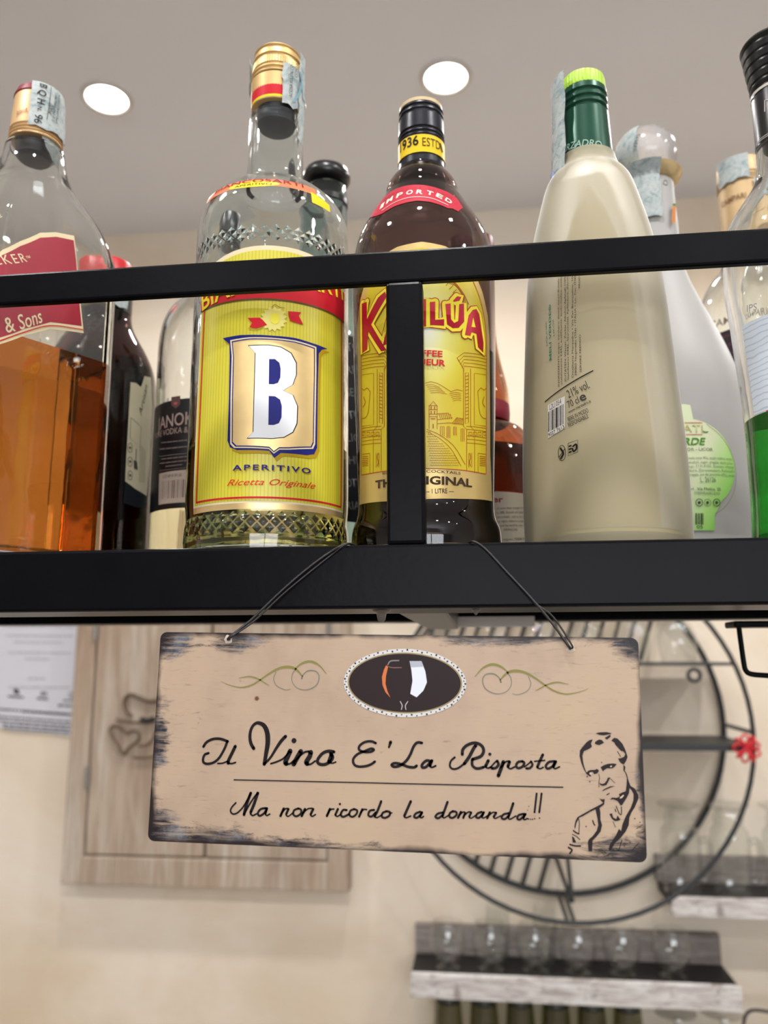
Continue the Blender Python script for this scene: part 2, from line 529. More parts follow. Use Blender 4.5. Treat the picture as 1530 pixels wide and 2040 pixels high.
M_WFR = pm('white_window_frame', (225, 222, 215), 0.4)
wroot = bpy.data.objects.new('window_1', None); COL.objects.link(wroot); wroot['kind'] = 'structure'; wroot.location = (WINX, YB - .06, wz0)
for k, (lo_, hi_) in enumerate((((wx0, YB - .09, wz0), (wx0 + .07, YB - .03, wz1)), ((wx1 - .07, YB - .09, wz0), (wx1, YB - .03, wz1)),
        ((wx0 + .07, YB - .09, wz0), (wx1 - .07, YB - .03, wz0 + .07)), ((wx0 + .07, YB - .09, wz1 - .07), (wx1 - .07, YB - .03, wz1)),
        ((WINX - .04, YB - .09, wz0 + .07), (WINX + .04, YB - .03, wz1 - .07)))):
    box('window_frame', lo_, hi_, M_WFR, wroot, 0.004, (WINX, YB - .06, wz0))
struct(box('baseboard_back', (X0, WALL_Y - .015, 0), (X1, WALL_Y, .09), M_WFR))

# ================================================================== CEILING SPOTLIGHTS
M_LENS = bpy.data.materials.new('lit_spotlight_lens'); M_LENS.use_nodes = True
bb = M_LENS.node_tree.nodes['Principled BSDF']; bb.inputs['Emission Color'].default_value = (1.0, 0.96, 0.90, 1); bb.inputs['Emission Strength'].default_value = 9.0
M_RING = pm('white_spotlight_trim', (196, 190, 184), 0.35)
def spotlight(x, y, label):
    t = thing('ceiling_spotlight', label, 'spotlight', (x, y, CEIL_Z), 'recessed ceiling spotlights')
    lathe('trim_ring', [(0.0385, -0.0005), (0.0385, -0.004), (0.042, -0.006), (0.047, -0.0045), (0.049, -0.0005)], M_RING, t, 48)
    lathe('lens', [(0.0, -0.0030), (0.03, -0.0028), (0.0385, -0.002), (0.0385, -0.0008), (0, -0.0008)], M_LENS, t, 40)
    l = bpy.data.lights.new('spotlight_bulb', 'AREA'); l.shape = 'DISK'; l.size = 0.074; l.energy = SPOT_W; l.color = (1.0, 0.98, 0.96); l.spread = rad(150)
    lo2 = bpy.data.objects.new('spotlight_bulb', l); COL.objects.link(lo2); lo2.parent = t; lo2.location = (0, 0, -0.0065)
    return t
p = at_z(213, 195, CEIL_Z); q = at_z(888, 153, CEIL_Z)
spotlight(p[0], p[1], 'lit recessed ceiling spotlight above the red-labelled whisky bottle')
spotlight(q[0], q[1], 'lit recessed ceiling spotlight above the coffee liqueur bottle with the black cap')
for ix in (-3, -1, 0, 1, 2, 3):
    for iy in (0, 1, 2):
        x = -0.05 + ix * 0.66; y = 1.30 - iy * 1.25
        if iy == 0 and ix in (-1, 0): continue
        spotlight(x, y, 'lit recessed ceiling spotlight outside the view, row %s from the wine wall, column %s' % (['nearest', 'second', 'third'][iy], ['far left', '', 'mid left', 'middle', 'mid right', 'right', 'far right'][ix + 3]))

# ================================================================== BOTTLE RACK (black metal)
RY = 0.34
g = NT('glossy_black_paint', 0.30)
g.b.inputs['Specular IOR Level'].default_value = 0.06
co = g.coord('Object')
n1 = g.noise(co, 260, 3); n2 = g.noise(co, 900, 2, 0.7); n3 = g.noise(co, 40, 4)
spk = g.ramp(n2, [(0.74, rgb(12, 12, 15)), (0.80, rgb(56, 56, 58))])
base = g.ramp(n3, [(0.3, rgb(9, 9, 12)), (0.7, rgb(15, 15, 19))])
M_BLK = g.out(g.mix(0.5, base, spk), n1, 0.12, 0.0006)
rk = thing('bottle_rack', 'black metal bar rack holding the row of liqueur bottles', 'rack', (0, RY, 1.62))
RO = (0, RY, 1.62)
RX0, RX1, RBY = -0.62, 0.62, 0.66
ZB0, ZB1 = 1.6200, 1.6475
box('bottom_rail', (RX0, RY, ZB0), (RX1, RY + .043, ZB1), M_BLK, rk, .0014, RO)
zt0, zt1 = 1.7684, 1.7842
box('top_rail', (RX0, RY + .001, zt0), (RX1, RY + .006, zt1), M_BLK, rk, .0012, RO)
px0 = at(769, 800, RY)[0]; px1 = at(844, 800, RY)[0]
box('post', (px0, RY + .0005, ZB1), (px1, RY + .0115, zt0), M_BLK, rk, .0016, RO)
zbk = at(765, 1239, RBY - .03)[2]
box('back_rail', (RX0, RBY - .03, zbk), (RX1, RBY, ZB1), M_BLK, rk, .0012, RO)
cx0 = at(778, 1213, RY + .02)[0]; cx1 = at(884, 1213, RY + .02)[0]
box('cross_bar', (cx0, RY + .043, ZB0 + .0006), (cx1, RBY - .03, ZB1 - .006), pm('grey_metal_bar', (92, 92, 90), 0.28, vary=0.12, scale=80, bump=.1), rk, .001, RO)
box('shelf_panel', (RX0, RY + .043, ZB1 - .005), (RX1, RBY - .03, ZB1), pm('dark_shelf_panel', (48, 46, 44), 0.35, vary=.1), rk, .0005, RO)
for x in (RX0, RX1 - .02):
    box('end_post', (x, RY + .0005, ZB1), (x + .02, RY + .0115, zt0), M_BLK, rk, .0012, RO)
    box('hanger_post', (x, RBY - .028, ZB1), (x + .02, RBY - .008, CEIL_Z), M_BLK, rk, .0012, RO)
    box('end_rail', (x, RY + .043, ZB0 + .004), (x + .02, RBY - .03, ZB1 - .006), M_BLK, rk, .0012, RO)
# paint drips under the front rail
for (ex, ey, s) in ((760, 1212, 1.0), (948, 1212, .45)):
    p = at(ex, ey, RY + .012)
    lathe('paint_drip', [(0.0042 * s, 0.0), (0.0040 * s, -0.0006), (0.0022 * s, -0.0016 * s), (0.0017 * s, -0.0042 * s), (0.0009 * s, -0.0052 * s), (0, -0.0054 * s)],
          pm('grey_paint_drip', (110, 102, 94), 0.3), rk, 20, None, (p[0], .012, 0.0))
# underside card and hanging bracket at the back
M_CARD = pm('white_card', (214, 212, 210), 0.5, vary=.02)
a0 = at(890, 1238, .62); a1 = at(1062, 1250, .62)
box('shelf_card', (a0[0], .60, a1[2]), (a1[0], .602, zbk + .002), M_CARD, rk, 0, RO)
b0 = at(1457, 1238, .52); b1 = at(1530, 1250, .52)
box('bracket_plate', (b0[0], .515, b1[2]), (b0[0] + .12, .535, ZB0 + .0006), M_BLK, rk, .001, RO)
hk = [at(x, y, .52) for x, y in ((1472, 1250), (1476, 1280), (1482, 1322), (1486, 1336), (1497, 1343), (1530, 1346), (1600, 1350), (1700, 1356), (1712, 1352), (1718, 1340), (1718, 1255))]
tube('bracket_rod', [(p[0] - RO[0], p[1] - RO[1], p[2] - RO[2]) for p in catmull(hk, 4)], .0016, M_BLK, rk, 10)

# ================================================================== HANGING SIGN
SGY = RY - .004
ctr = (at(322, 1258, SGY) + at(1272, 1272, SGY) + at(293, 1688, SGY) + at(1287, 1704, SGY)) / 4
tl, tr_, bl, br = [at(*p, SGY) for p in ((322, 1258), (1272, 1272), (293, 1688), (1287, 1704))]
SW = (np.linalg.norm(tr_ - tl) + np.linalg.norm(br - bl)) / 2; SH = (np.linalg.norm(tl - bl) + np.linalg.norm(tr_ - br)) / 2
SA = -rad(1.05)
g = NT('worn_cream_sign_print', 0.42)
g.b.inputs['Specular IOR Level'].default_value = 0.25
co = g.coord('Object')
X, Yc, Zc = g.sep(co)
grain = g.noise(g.coord('Object', (1.0, 1.0, 14.0)), 55, 6, 0.7, 0.2)
fine = g.noise(g.coord('Object', (1.0, 1.0, 24.0)), 130, 4, 0.6)
blot = g.noise(co, 22, 4, 0.6)
cream = g.ramp(blot, [(0.3, rgb(164, 142, 121)), (0.5, rgb(176, 153, 132)), (0.72, rgb(180, 158, 131))])
gl = g.ramp(fine, [(0.27, (1, 1, 1)), (0.36, (0, 0, 0))])
edgex = g.math('SUBTRACT', SW / 2, g.math('ABSOLUTE', X)); edgez = g.math('SUBTRACT', SH / 2, g.math('ABSOLUTE', Zc))
ed = g.math('MINIMUM', edgex, edgez)
# more cracks towards the ends of the plate
endm = g.math('MULTIPLY', g.math('SUBTRACT', g.math('ABSOLUTE', X), 0.03), 9.0, clamp=True)
crk = g.ramp(g.noise(g.coord('Object', (1.0, 1.0, 10.0)), 95, 5, 0.65, 0.5), [(0.30, (1, 1, 1)), (0.40, (0, 0, 0))])
col = g.mix(g.math('MULTIPLY', gl, 0.45), cream, rgb(118, 92, 76))
col = g.mix(g.math('MULTIPLY', g.math('MULTIPLY', crk, endm), 0.75), col, rgb(70, 58, 54))
# blue-black smudges: worn patches where the photo shows them
def patch(px, py, rx, ry, k=1.0):
    cx_ = (px - 795) / 4787.0; cz_ = -(py - 1481 - (px - 795) * .0155) / 4787.0
    qx = g.math('MULTIPLY', g.math('SUBTRACT', X, cx_), 4787.0 / rx); qz = g.math('MULTIPLY', g.math('SUBTRACT', Zc, cz_), 4787.0 / ry)
    return g.math('MULTIPLY', g.math('EXPONENT', g.math('MULTIPLY', g.math('ADD', g.math('MULTIPLY', qx, qx), g.math('MULTIPLY', qz, qz)), -1.0)), k)
pm_ = None
for pt in ((340, 1285, 52, 40), (475, 1290, 60, 20, .9), (318, 1490, 34, 90, .95), (325, 1655, 60, 42), (440, 1668, 100, 24), (640, 1688, 110, 24), (1000, 1282, 130, 20, .95), (1258, 1290, 34, 36), (1245, 1685, 80, 34), (1275, 1560, 18, 70, .7), (750, 1262, 60, 8, .8), (840, 1700, 200, 10, .8)):
    q_ = patch(*pt); pm_ = q_ if pm_ is None else g.math('MAXIMUM', pm_, q_)
sm = g.noise(g.coord('Object', (1.0, 1.0, 3.0)), 70, 7, 0.72, 0.6)
smf = g.ramp(g.math('ADD', g.math('MULTIPLY', pm_, 1.15), g.math('MULTIPLY', g.math('SUBTRACT', sm, 0.5), 2.6)), [(0.33, (0, 0, 0)), (0.75, (1, 1, 1))])
streak = g.ramp(grain, [(0.36, (0.3, 0.3, 0.3)), (0.56, (1, 1, 1))])
tone = g.ramp(g.noise(co, 60, 5, 0.7), [(0.35, rgb(22, 18, 22)), (0.50, rgb(46, 46, 56)), (0.64, rgb(104, 110, 120)), (0.8, rgb(90, 60, 46))])
col = g.mix(g.math('MULTIPLY', smf, streak), col, tone)
# burnt rim
rim = g.ramp(g.math('ADD', g.math('MULTIPLY', ed, 230.0), g.math('MULTIPLY', g.math('SUBTRACT', blot, 0.5), 2.4)), [(0.05, (1, 1, 1)), (0.55, (0, 0, 0))])
col = g.mix(rim, col, rgb(36, 27, 27))
corner = g.math('ADD', edgex, edgez)
cr2 = g.ramp(g.math('ADD', g.math('MULTIPLY', corner, 60.0), g.math('MULTIPLY', g.math('SUBTRACT', sm, 0.5), 2.2)), [(0.35, (1, 1, 1)), (0.8, (0, 0, 0))])
col = g.mix(cr2, col, rgb(30, 24, 28))
# rust specks
vo = g.n('TexVoronoi'); vo.inputs['Scale'].default_value = 75; g.link(co, vo.inputs['Vector'])
sp = g.ramp(vo.outputs['Distance'], [(0.06, (1, 1, 1)), (0.10, (0, 0, 0))])
spsel = g.ramp(g.sep(vo.outputs['Color'])[0], [(0.55, (0, 0, 0)), (0.6, (1, 1, 1))])
col = g.mix(g.math('MULTIPLY', sp, spsel), col, rgb(98, 62, 40))
M_SIGN = g.out(col, grain, 0.08, 0.0005)
sign = thing('hanging_sign', 'weathered cream metal sign hanging from the rack by black wire', 'sign', ctr)
ca, sa = math.cos(SA), math.sin(SA)
ex = np.array([ca, 0, sa]); ez = np.array([-sa, 0, ca])
# plate with rounded corners
rc = 0.0028; outl = []
for (sx, sz, a0_) in ((1, 1, 0), (-1, 1, 90), (-1, -1, 180), (1, -1, 270)):
    for k in range(5):
        a = rad(a0_ + k * 22.5); outl.append((sx * (SW / 2 - rc) + rc * math.cos(a), sz * (SH / 2 - rc) + rc * math.sin(a)))
SFLAT = Flat(ctr, ex, ez, (0, -1, 0))
n = len(outl)
V = [(u, -.0004, v) for u, v in outl] + [(u, .0006, v) for u, v in outl]
Fs = [tuple(range(n)), tuple(range(2 * n - 1, n - 1, -1))] + [(i, i + n, (i + 1) % n + n, (i + 1) % n) for i in range(n)]
plate = mesh_obj('plate', V, Fs, M_SIGN, sign, False); plate.rotation_euler = (0, -SA, 0)
K = ink((24, 18, 20)); K2 = ink((38, 30, 32))
Z5 = zoomer(380, 1440, 4.0263); Z6 = zoomer(740, 1440, 3.825); ZP = zoomer(1120, 1440, 7.283); ZS = zoomer(280, 1230, 2.942); ZO = zoomer(700, 1050, 1.8434)
FO = .0005
def sprint(): return Print(SFLAT, FO, 0)
pr = sprint()
def S5(w, *pts): pr.stroke(Z5(pts), w * 1.12 / 4.0263, K)
def S6(w, *pts): pr.stroke(Z6(pts), w * 1.12 / 3.825, K)
def wv(pts, ws): return [(*p, w / 4.0) for p, w in zip(pts, ws)]
# first line
S5(20, (105, 190), (130, 155), (180, 130), (240, 128), (300, 148))
S5(19, (296, 150), (272, 210), (232, 278), (190, 315), (140, 328), (108, 318), (102, 290), (115, 255), (145, 242))
S5(12, (220, 325), (260, 322), (300, 305)); S5(25, (360, 188), (335, 240), (308, 296), (303, 322)); S5(13, (303, 322), (330, 326), (362, 317))
pr.stroke(wv(Z5([(508, 205), (486, 165), (477, 110), (487, 50), (512, 12), (545, 0), (590, 22), (616, 80), (620, 160), (606, 250), (592, 330)]), [28, 28, 26, 24, 24, 28, 36, 40, 40, 34, 28]), 8, K)
pr.stroke(wv(Z5([(592, 330), (640, 280), (690, 200), (730, 142), (763, 108)]), [20, 20, 24, 28, 28]), 8, K)
S5(14, (645, 326), (690, 312), (745, 285), (790, 235)); S5(36, (800, 225), (780, 270), (762, 312), (768, 326)); S5(14, (768, 332), (800, 326), (830, 300)); pr.dot(*Z5([(830, 142)])[0], 5.4, K)
S5(36, (885, 228), (855, 280), (828, 330)); S5(16, (830, 320), (870, 270), (915, 235), (950, 228)); S5(36, (965, 235), (955, 270), (930, 310), (935, 326)); S5(14, (935, 334), (965, 330), (1000, 305))
S5(24, (1150, 232), (1110, 226), (1068, 238), (1035, 270), (1018, 305), (1035, 330), (1080, 332), (1125, 305), (1140, 270), (1122, 244)); S5(30, (1130, 255), (1118, 290), (1110, 312)); S5(12, (1110, 318), (1140, 322), (1165, 313))
S5(19, (1485, 162), (1450, 148), (1400, 153), (1357, 182), (1352, 214), (1390, 232), (1440, 232), (1470, 216), (1448, 206), (1400, 225), (1340, 250), (1305, 290), (1312, 332), (1350, 350), (1410, 345), (1450, 330), (1478, 310))
pr.stroke([(*p, w) for p, w in zip(Z6([(147, 146), (134, 186)]), (7, 4))], 5, K)
S6(20, (385, 152), (350, 150), (322, 180), (297, 240), (266, 288), (222, 323), (177, 334), (155, 320), (180, 306), (230, 315), (280, 334), (325, 338), (345, 326))
S6(20, (455, 292), (420, 287), (388, 315), (387, 338), (415, 336), (445, 305), (462, 287)); S6(22, (460, 288), (446, 325)); S6(14, (446, 330), (462, 338), (490, 326))
S6(15, (635, 262), (606, 290), (598, 328), (620, 350), (660, 344), (708, 310)); S6(24, (708, 310), (745, 258), (778, 195), (795, 172))
S6(22, (692, 240), (697, 202), (732, 168), (790, 152), (838, 172), (855, 210), (838, 250), (800, 268), (772, 276)); S6(20, (768, 280), (768, 320), (792, 344), (822, 346), (855, 336))
S6(22, (890, 287), (870, 328)); S6(13, (870, 336), (890, 344), (912, 334)); pr.dot(*Z6([(902, 238)])[0], 3.4, K)
S6(12, (905, 340), (940, 302), (958, 286)); S6(20, (958, 290), (968, 316), (948, 342), (918, 346))
S6(26, (1005, 296), (986, 350), (967, 402)); S6(13, (985, 340), (1020, 298), (1048, 290)); S6(22, (1052, 296), (1040, 330)); S6(13, (1038, 338), (1060, 348), (1090, 335))
S6(18, (1150, 292), (1117, 298), (1102, 324), (1116, 344), (1148, 334), (1164, 306), (1150, 292)); S6(11, (1165, 335), (1200, 308), (1216, 292)); S6(17, (1216, 294), (1226, 320), (1206, 344), (1180, 346))
S6(20, (1305, 242), (1278, 300), (1264, 335)); S6(12, (1264, 342), (1285, 348), (1308, 338)); S6(11, (1243, 292), (1320, 285))
S6(18, (1395, 292), (1352, 298), (1328, 328), (1342, 348), (1375, 333), (1402, 296)); S6(20, (1404, 294), (1386, 332)); S6(12, (1386, 340), (1400, 348), (1432, 334))
# second line
S5(13, (365, 640), (335, 672), (322, 705), (342, 730), (380, 718), (425, 670), (462, 605), (486, 558)); S5(22, (484, 562), (462, 620), (440, 690), (430, 735)); S5(13, (432, 730), (470, 660), (515, 590), (542, 560)); S5(23, (540, 562), (514, 640), (484, 715)); S5(13, (482, 728), (500, 742), (530, 728))
S5(17, (602, 682), (562, 692), (541, 724), (556, 744), (590, 724), (614, 686)); S5(18, (614, 684), (602, 724)); S5(12, (602, 732), (614, 742), (636, 730))
S5(19, (748, 686), (722, 745)); S5(12, (728, 726), (760, 690), (782, 686)); S5(18, (786, 690), (768, 730)); S5(11, (768, 740), (785, 748), (822, 720))
S5(16, (865, 685), (832, 700), (825, 732), (850, 748), (884, 726), (887, 696), (865, 685)); S5(19, (918, 690), (892, 746)); S5(12, (898, 728), (938, 690), (975, 684)); S5(19, (984, 690), (964, 732)); S5(12, (964, 740), (978, 748), (1002, 734))
S5(19, (1118, 690), (1094, 745)); S5(12, (1098, 728), (1125, 694), (1150, 690)); S5(18, (1182, 690), (1162, 735)); S5(12, (1162, 742), (1180, 748), (1205, 732)); pr.dot(*Z5([(1198, 650)])[0], 2.6, K)
S5(17, (1252, 698), (1224, 698), (1205, 732), (1224, 752), (1270, 732)); S5(16, (1312, 690), (1282, 704), (1275, 738), (1300, 752), (1330, 730), (1336, 702), (1312, 690)); S5(18, (1378, 692), (1352, 750)); S5(12, (1360, 725), (1388, 694), (1412, 694))
S5(17, (1472, 697), (1438, 704), (1426, 738), (1450, 750), (1485, 718)); S6(18, (75, 597), (48, 668), (26, 710)); S6(11, (26, 716), (45, 720), (80, 700)); S6(16, (115, 672), (86, 686), (81, 714), (106, 722), (138, 704), (140, 678), (115, 672)); S6(9, (138, 688), (158, 684))
S6(19, (300, 597), (268, 670), (252, 706)); S6(12, (252, 716), (268, 721), (300, 708)); S6(16, (372, 676), (338, 690), (326, 714), (346, 722), (372, 702), (386, 682)); S6(17, (386, 680), (372, 710)); S6(11, (372, 718), (384, 722), (398, 711))
S6(16, (545, 682), (508, 690), (488, 714), (510, 725), (542, 702)); S6(18, (580, 602), (556, 668), (542, 708)); S6(11, (542, 716), (556, 722), (592, 700)); S6(16, (620, 672), (598, 688), (595, 714), (620, 722), (648, 700), (645, 678), (620, 672))
S6(17, (682, 677), (660, 722)); S6(11, (668, 704), (695, 680), (710, 678)); S6(16, (714, 684), (700, 722)); S6(11, (706, 706), (735, 680), (754, 677)); S6(16, (760, 682), (746, 712)); S6(10, (746, 720), (762, 724), (796, 702))
S6(16, (840, 677), (808, 690), (797, 716), (820, 722), (846, 696), (856, 682)); S6(16, (856, 680), (842, 712)); S6(10, (842, 720), (856, 723), (884, 706)); S6(17, (902, 681), (882, 725)); S6(11, (890, 708), (922, 682), (944, 680)); S6(17, (950, 684), (932, 714)); S6(10, (932, 722), (946, 726), (986, 706))
S6(16, (1045, 687), (1008, 696), (991, 721), (1014, 732), (1048, 706)); S6(18, (1080, 612), (1058, 678), (1043, 716)); S6(11, (1043, 726), (1058, 732), (1100, 708)); S6(16, (1160, 692), (1122, 702), (1111, 727), (1130, 735), (1162, 708), (1174, 694)); S6(16, (1172, 692), (1158, 722)); S6(11, (1158, 732), (1168, 736), (1188, 727))
for x, y in ((1197, 731), (1212, 733), (1227, 733), (1243, 728), (1280, 724)): pr.dot(*Z6([(x, y)])[0], 1.5, K)
for x, y in ((1199, 635), (1190, 665)): pr.dot(*Z6([(x, y)])[0], 1.0, K)
S6(14, (1258, 537), (1250, 610), (1242, 680)); S6(14, (1296, 537), (1287, 610), (1278, 680))
pr.stroke([(467, 1553.2), (640, 1557), (900, 1563), (1121, 1568)], 2.6, K2, smooth=0)
pr.build('lettering', plate, (0, 0, 0))
# scrolls
pr = sprint(); OL = ink((128, 122, 66)); GR = ink((118, 116, 104))
scr = [((475, 375, 2), (520, 395, 4), (590, 410, 7), (650, 397, 9), (700, 368, 9), (760, 326, 10), (820, 296, 14), (880, 291, 16), (920, 310, 12), (950, 345, 7)),
       ((580, 355, 3), (640, 346, 7), (690, 360, 8), (730, 383, 6), (755, 398, 3)),
       ((915, 300, 6), (892, 330, 5), (890, 375, 4), (920, 413, 4), (975, 424, 5), (1030, 398, 6), (1048, 350, 6), (1030, 316, 6), (985, 312, 7), (955, 335, 6), (946, 358, 8)),
       ((905, 302, 5), (950, 268, 12), (1000, 258, 14), (1050, 282, 9), (1090, 330, 3)), ((795, 320, 4), (782, 360, 4), (800, 400, 4), (850, 424, 4), (880, 420, 3))]
for mir in (0, 1):
    pr = sprint()
    for i, st in enumerate(scr):
        P = catmull([(x, y, w / 2.942) for x, y, w in ZS(st)], 5); k = pr.scale(600, 1350)
        uv = [SFLAT.uv(p[0], p[1]) for p in P]
        cu = SFLAT.uv(797, 1340)[0]
        if mir: uv = [(2 * cu - u, v) for u, v in uv]
        pr.raw(*stroke2d(uv, [max(p[2], .6) * k for p in P]), OL if i in (0, 1, 3) else GR)
    pr.build('scroll_ornament', plate, (0, 0, 0))
# oval medallion with a wine glass
pr = sprint(); c0 = SFLAT.uv(806, 1360); k = pr.scale(806, 1360)
def ell(a, b, n=64, c=c0): return [(c[0] + a * k * math.cos(2 * math.pi * i / n), c[1] + b * k * math.sin(2 * math.pi * i / n)) for i in range(n)]
pr.poly_uv([ell(125, 68)], ink((205, 203, 200))); pr.poly_uv([ell(117, 60.5)], ink((150, 132, 96)), 1); pr.poly_uv([ell(114, 58)], ink((40, 28, 29)), 2)
DB = ink((52, 54, 78))
for i in range(74):
    a = 2 * math.pi * i / 74
    rr = 120.5 if i % 2 else 123; r2 = rr - 57
    s = 1.5 if i % 3 else 2.1
    pr.poly_uv([ell(s, s, 7, (c0[0] + rr * k * math.cos(a), c0[1] + r2 * k * math.sin(a)))], DB, 1)
pr.poly(  [ZO([(128, 508), (136, 512), (128, 545), (126, 575), (134, 605), (144, 626), (126, 606), (115, 580), (113, 550), (120, 525)])], ink((200, 112, 62)), 3)
pr.stroke(ZO([(136, 512), (150, 516), (185, 516)]), 2.0, ink((120, 90, 84)), 3); pr.stroke(ZO([(134, 506), (145, 492), (175, 490)]), 2.5, ink((130, 124, 124)), 3)
pr.poly([ZO([(214, 492), (258, 492), (272, 530), (278, 570), (265, 600), (240, 625), (217, 612), (225, 565), (221, 525)])], ink((214, 218, 230)), 3)
pr.poly([ZO([(214, 492), (258, 492), (266, 512), (219, 514)])], ink((170, 172, 184)), 4)
pr.stroke(ZO([(180, 640), (187, 655), (184, 670)]), 1.6, ink((190, 186, 182)), 3); pr.stroke(ZO([(208, 640), (199, 655), (201, 670)]), 1.6, ink((190, 186, 182)), 3)
pr.build('wine_glass_medallion', plate, (0, 0, 0))
# stencil portrait
pr = sprint()
polys = [
 [(480,152),(530,137),(640,132),(720,150),(690,164),(600,180),(540,174)], [(615,215),(660,190),(695,168),(700,200),(650,240),(622,226)],
 [(440,240),(400,245),(350,280),(290,350),(255,400),(250,480),(275,580),(310,670),(350,740),(400,778),(420,770),(405,748),(390,740),(395,715),(440,708),(460,742),(500,735),(530,700),(525,680),(500,665),(470,680),(420,680),(380,690),(350,718),(322,650),(300,560),(292,470),(312,410),(345,395),(400,370),(430,340),(415,300)],
 [(480,270),(530,240),(570,245),(606,285),(580,300),(540,320),(500,315),(470,300)],
 [(710,255),(750,215),(800,225),(870,300),(910,380),(946,490),(930,540),(900,590),(890,604),(850,582),(825,552),(808,515),(850,510),(895,488),(912,450),(890,420),(850,392),(800,332),(760,290)],
 [(885,598),(915,640),(905,690),(935,740),(958,830),(988,912),(1050,950),(1100,1040),(1105,1090),(1080,1150),(1050,1220),(1000,1300),(972,1370),(962,1480),(920,1570),(850,1660),(765,1740),(700,1850),(670,1850),(680,1780),(705,1735),(780,1620),(820,1535),(852,1565),(870,1470),(920,1350),(990,1230),(1030,1120),(1032,1030),(1002,972),(975,945),(965,1020),(930,1090),(866,1190),(845,1196),(800,1132),(740,1106),(690,1112),(720,1080),(790,1085),(830,1066),(820,1030),(870,1006),(918,990),(930,900),(936,800),(915,730),(885,690)],
 [(555,640),(600,612),(660,592),(740,586),(790,596),(760,632),(730,656),(690,660),(650,656),(610,680),(590,702),(575,680)],
 [(538,862),(570,885),(610,875),(640,840),(660,790),(690,800),(670,842),(640,900),(590,912),(550,900)],
 [(570,986),(620,950),(700,915),(766,915),(700,936),(640,962),(590,985)],
 [(530,1090),(560,1106),(616,1104),(606,1182),(540,1232),(552,1300),(552,1400),(576,1480),(556,1570),(500,1642),(440,1702),(432,1860),(380,1860),(370,1720),(390,1680),(440,1640),(498,1560),(520,1480),(508,1380),(480,1252),(400,1290),(300,1350),(245,1372),(205,1450),(184,1540),(174,1500),(190,1420),(220,1364),(300,1318),(420,1250),(540,1188),(590,1158)],
 [(680,1320),(722,1308),(736,1370),(780,1392),(800,1340),(845,1405),(800,1420),(760,1422),(720,1390)], [(138,1640),(170,1660),(205,1735),(150,1735)]]
for q in polys: pr.poly([ZP(q)], K2)
for w, q in ((12, ((765,300),(805,350),(860,405))), (11, ((800,412),(822,450),(846,490))), (8, ((680,788),(720,830),(762,868))), (9, ((526,740),(540,800),(530,850),(530,930))), (14, ((645,1040),(680,1022))),
             (11, ((232,1372),(246,1440),(244,1520),(240,1600))), (22, ((160,1560),(200,1590),(240,1606))), (13, ((145,1615),(200,1640),(255,1690))), (24, ((110,1760),(180,1780),(262,1782))), (26, ((90,1805),(140,1840),(110,1890))),
             (9, ((735,1430),(752,1470),(770,1508))), (14, ((780,1205),(805,1270),(830,1318),(855,1322),(856,1215))), (20, ((440,1415),(456,1460),(470,1480))), (16, ((765,1250),(775,1285))), (9, ((1072,1530),(1120,1505),(1160,1472))), (10, ((1010,1850),(1060,1790),(1105,1745))), (12, ((860,1700),(840,1780),(810,1850)))):
    pr.stroke(ZP(q), w / 7.283, K2)
for x, y, r in ((360, 776, 12), (398, 850, 11), (570, 572, 9), (1050, 1385, 10), (1125, 1440, 10), (345, 1500, 10), (900, 1782, 11), (980, 1730, 10)): pr.dot(*ZP([(x, y)])[0], r / 7.283, ink((70, 44, 34)))
for lp in ([(690, 628), (712, 615), (722, 632), (700, 642)], [(392, 728), (420, 715), (430, 732), (405, 755)], [(830, 1082), (880, 1040), (895, 1052), (860, 1090), (835, 1095)]): pr.poly([ZP(lp)], ink((206, 180, 152)), 1)
pr.build('stencil_portrait', plate, (0, 0, 0))
for o in plate.children:        # the print was laid out in world space: bring it into the tilted plate's frame
    inv = (Matrix.Translation(Vector(ctr)) @ Matrix.Rotation(-SA, 4, 'Y')).inverted()
    o.data.transform(inv)
# punched holes with ragged bright rims
HOLE = [SFLAT.uv(455, 1274), SFLAT.uv(1136, 1291)]
M_CHIP = pm('chipped_bare_metal', (190, 176, 160), 0.4, vary=.1)
hpos = []
for u, v in HOLE:
    bm = bmesh.new(); ring = []
    for k in range(14):
        a = 2 * math.pi * k / 14; r1 = .0017 + rnd.uniform(-.0003, .0004); ring.append((bm.verts.new((u + .0008 * math.cos(a), -.0007, v + .0008 * math.sin(a))), bm.verts.new((u + r1 * math.cos(a), -.00052, v + r1 * 1.2 * math.sin(a)))))
    for k in range(14):
        a, b = ring[k], ring[(k + 1) % 14]; bm.faces.new((a[0], a[1], b[1], b[0]))
    f = bm.faces.new([r_[0] for r_ in ring])
    bm_obj('hole_rim', bm, M_CHIP, plate, False)
    hpos.append(SFLAT.pos(u, v, .0006))
# wire: two strands each side, up over the rail behind the post
M_WIRE = pm('black_wire', (22, 19, 20), 0.4)
def W3(px, py, off): p = at(px, py, RY - off); return p
lw = [np.array(hpos[0]) + np.array([0, .0012, -.0004]), np.array(hpos[0]) + np.array([.0012, -.0016, .001]), W3(500, 1235, .004), W3(560, 1178, .0025), W3(610, 1135, .0018), W3(655, 1102, .0014), W3(690, 1081, .001), (at(712, 1075, RY + .012)) ]
lw[-1] = np.array([lw[-1][0], RY + .013, ZB1 + .0009]); lw[-2] = np.array([lw[-2][0], RY - .0006, ZB1 + .0004])
rw = [np.array(hpos[1]) + np.array([0, .0012, -.0004]), np.array(hpos[1]) + np.array([-.0010, -.0016, .001]), W3(1095, 1235, .004), W3(1055, 1188, .0025), W3(1010, 1140, .0018), W3(965, 1092, .0012), None, None]
rw[-2] = np.array([at(940, 1074, RY)[0], RY - .0006, ZB1 + .0004]); rw[-1] = np.array([at(925, 1070, RY)[0], RY + .013, ZB1 + .0009])
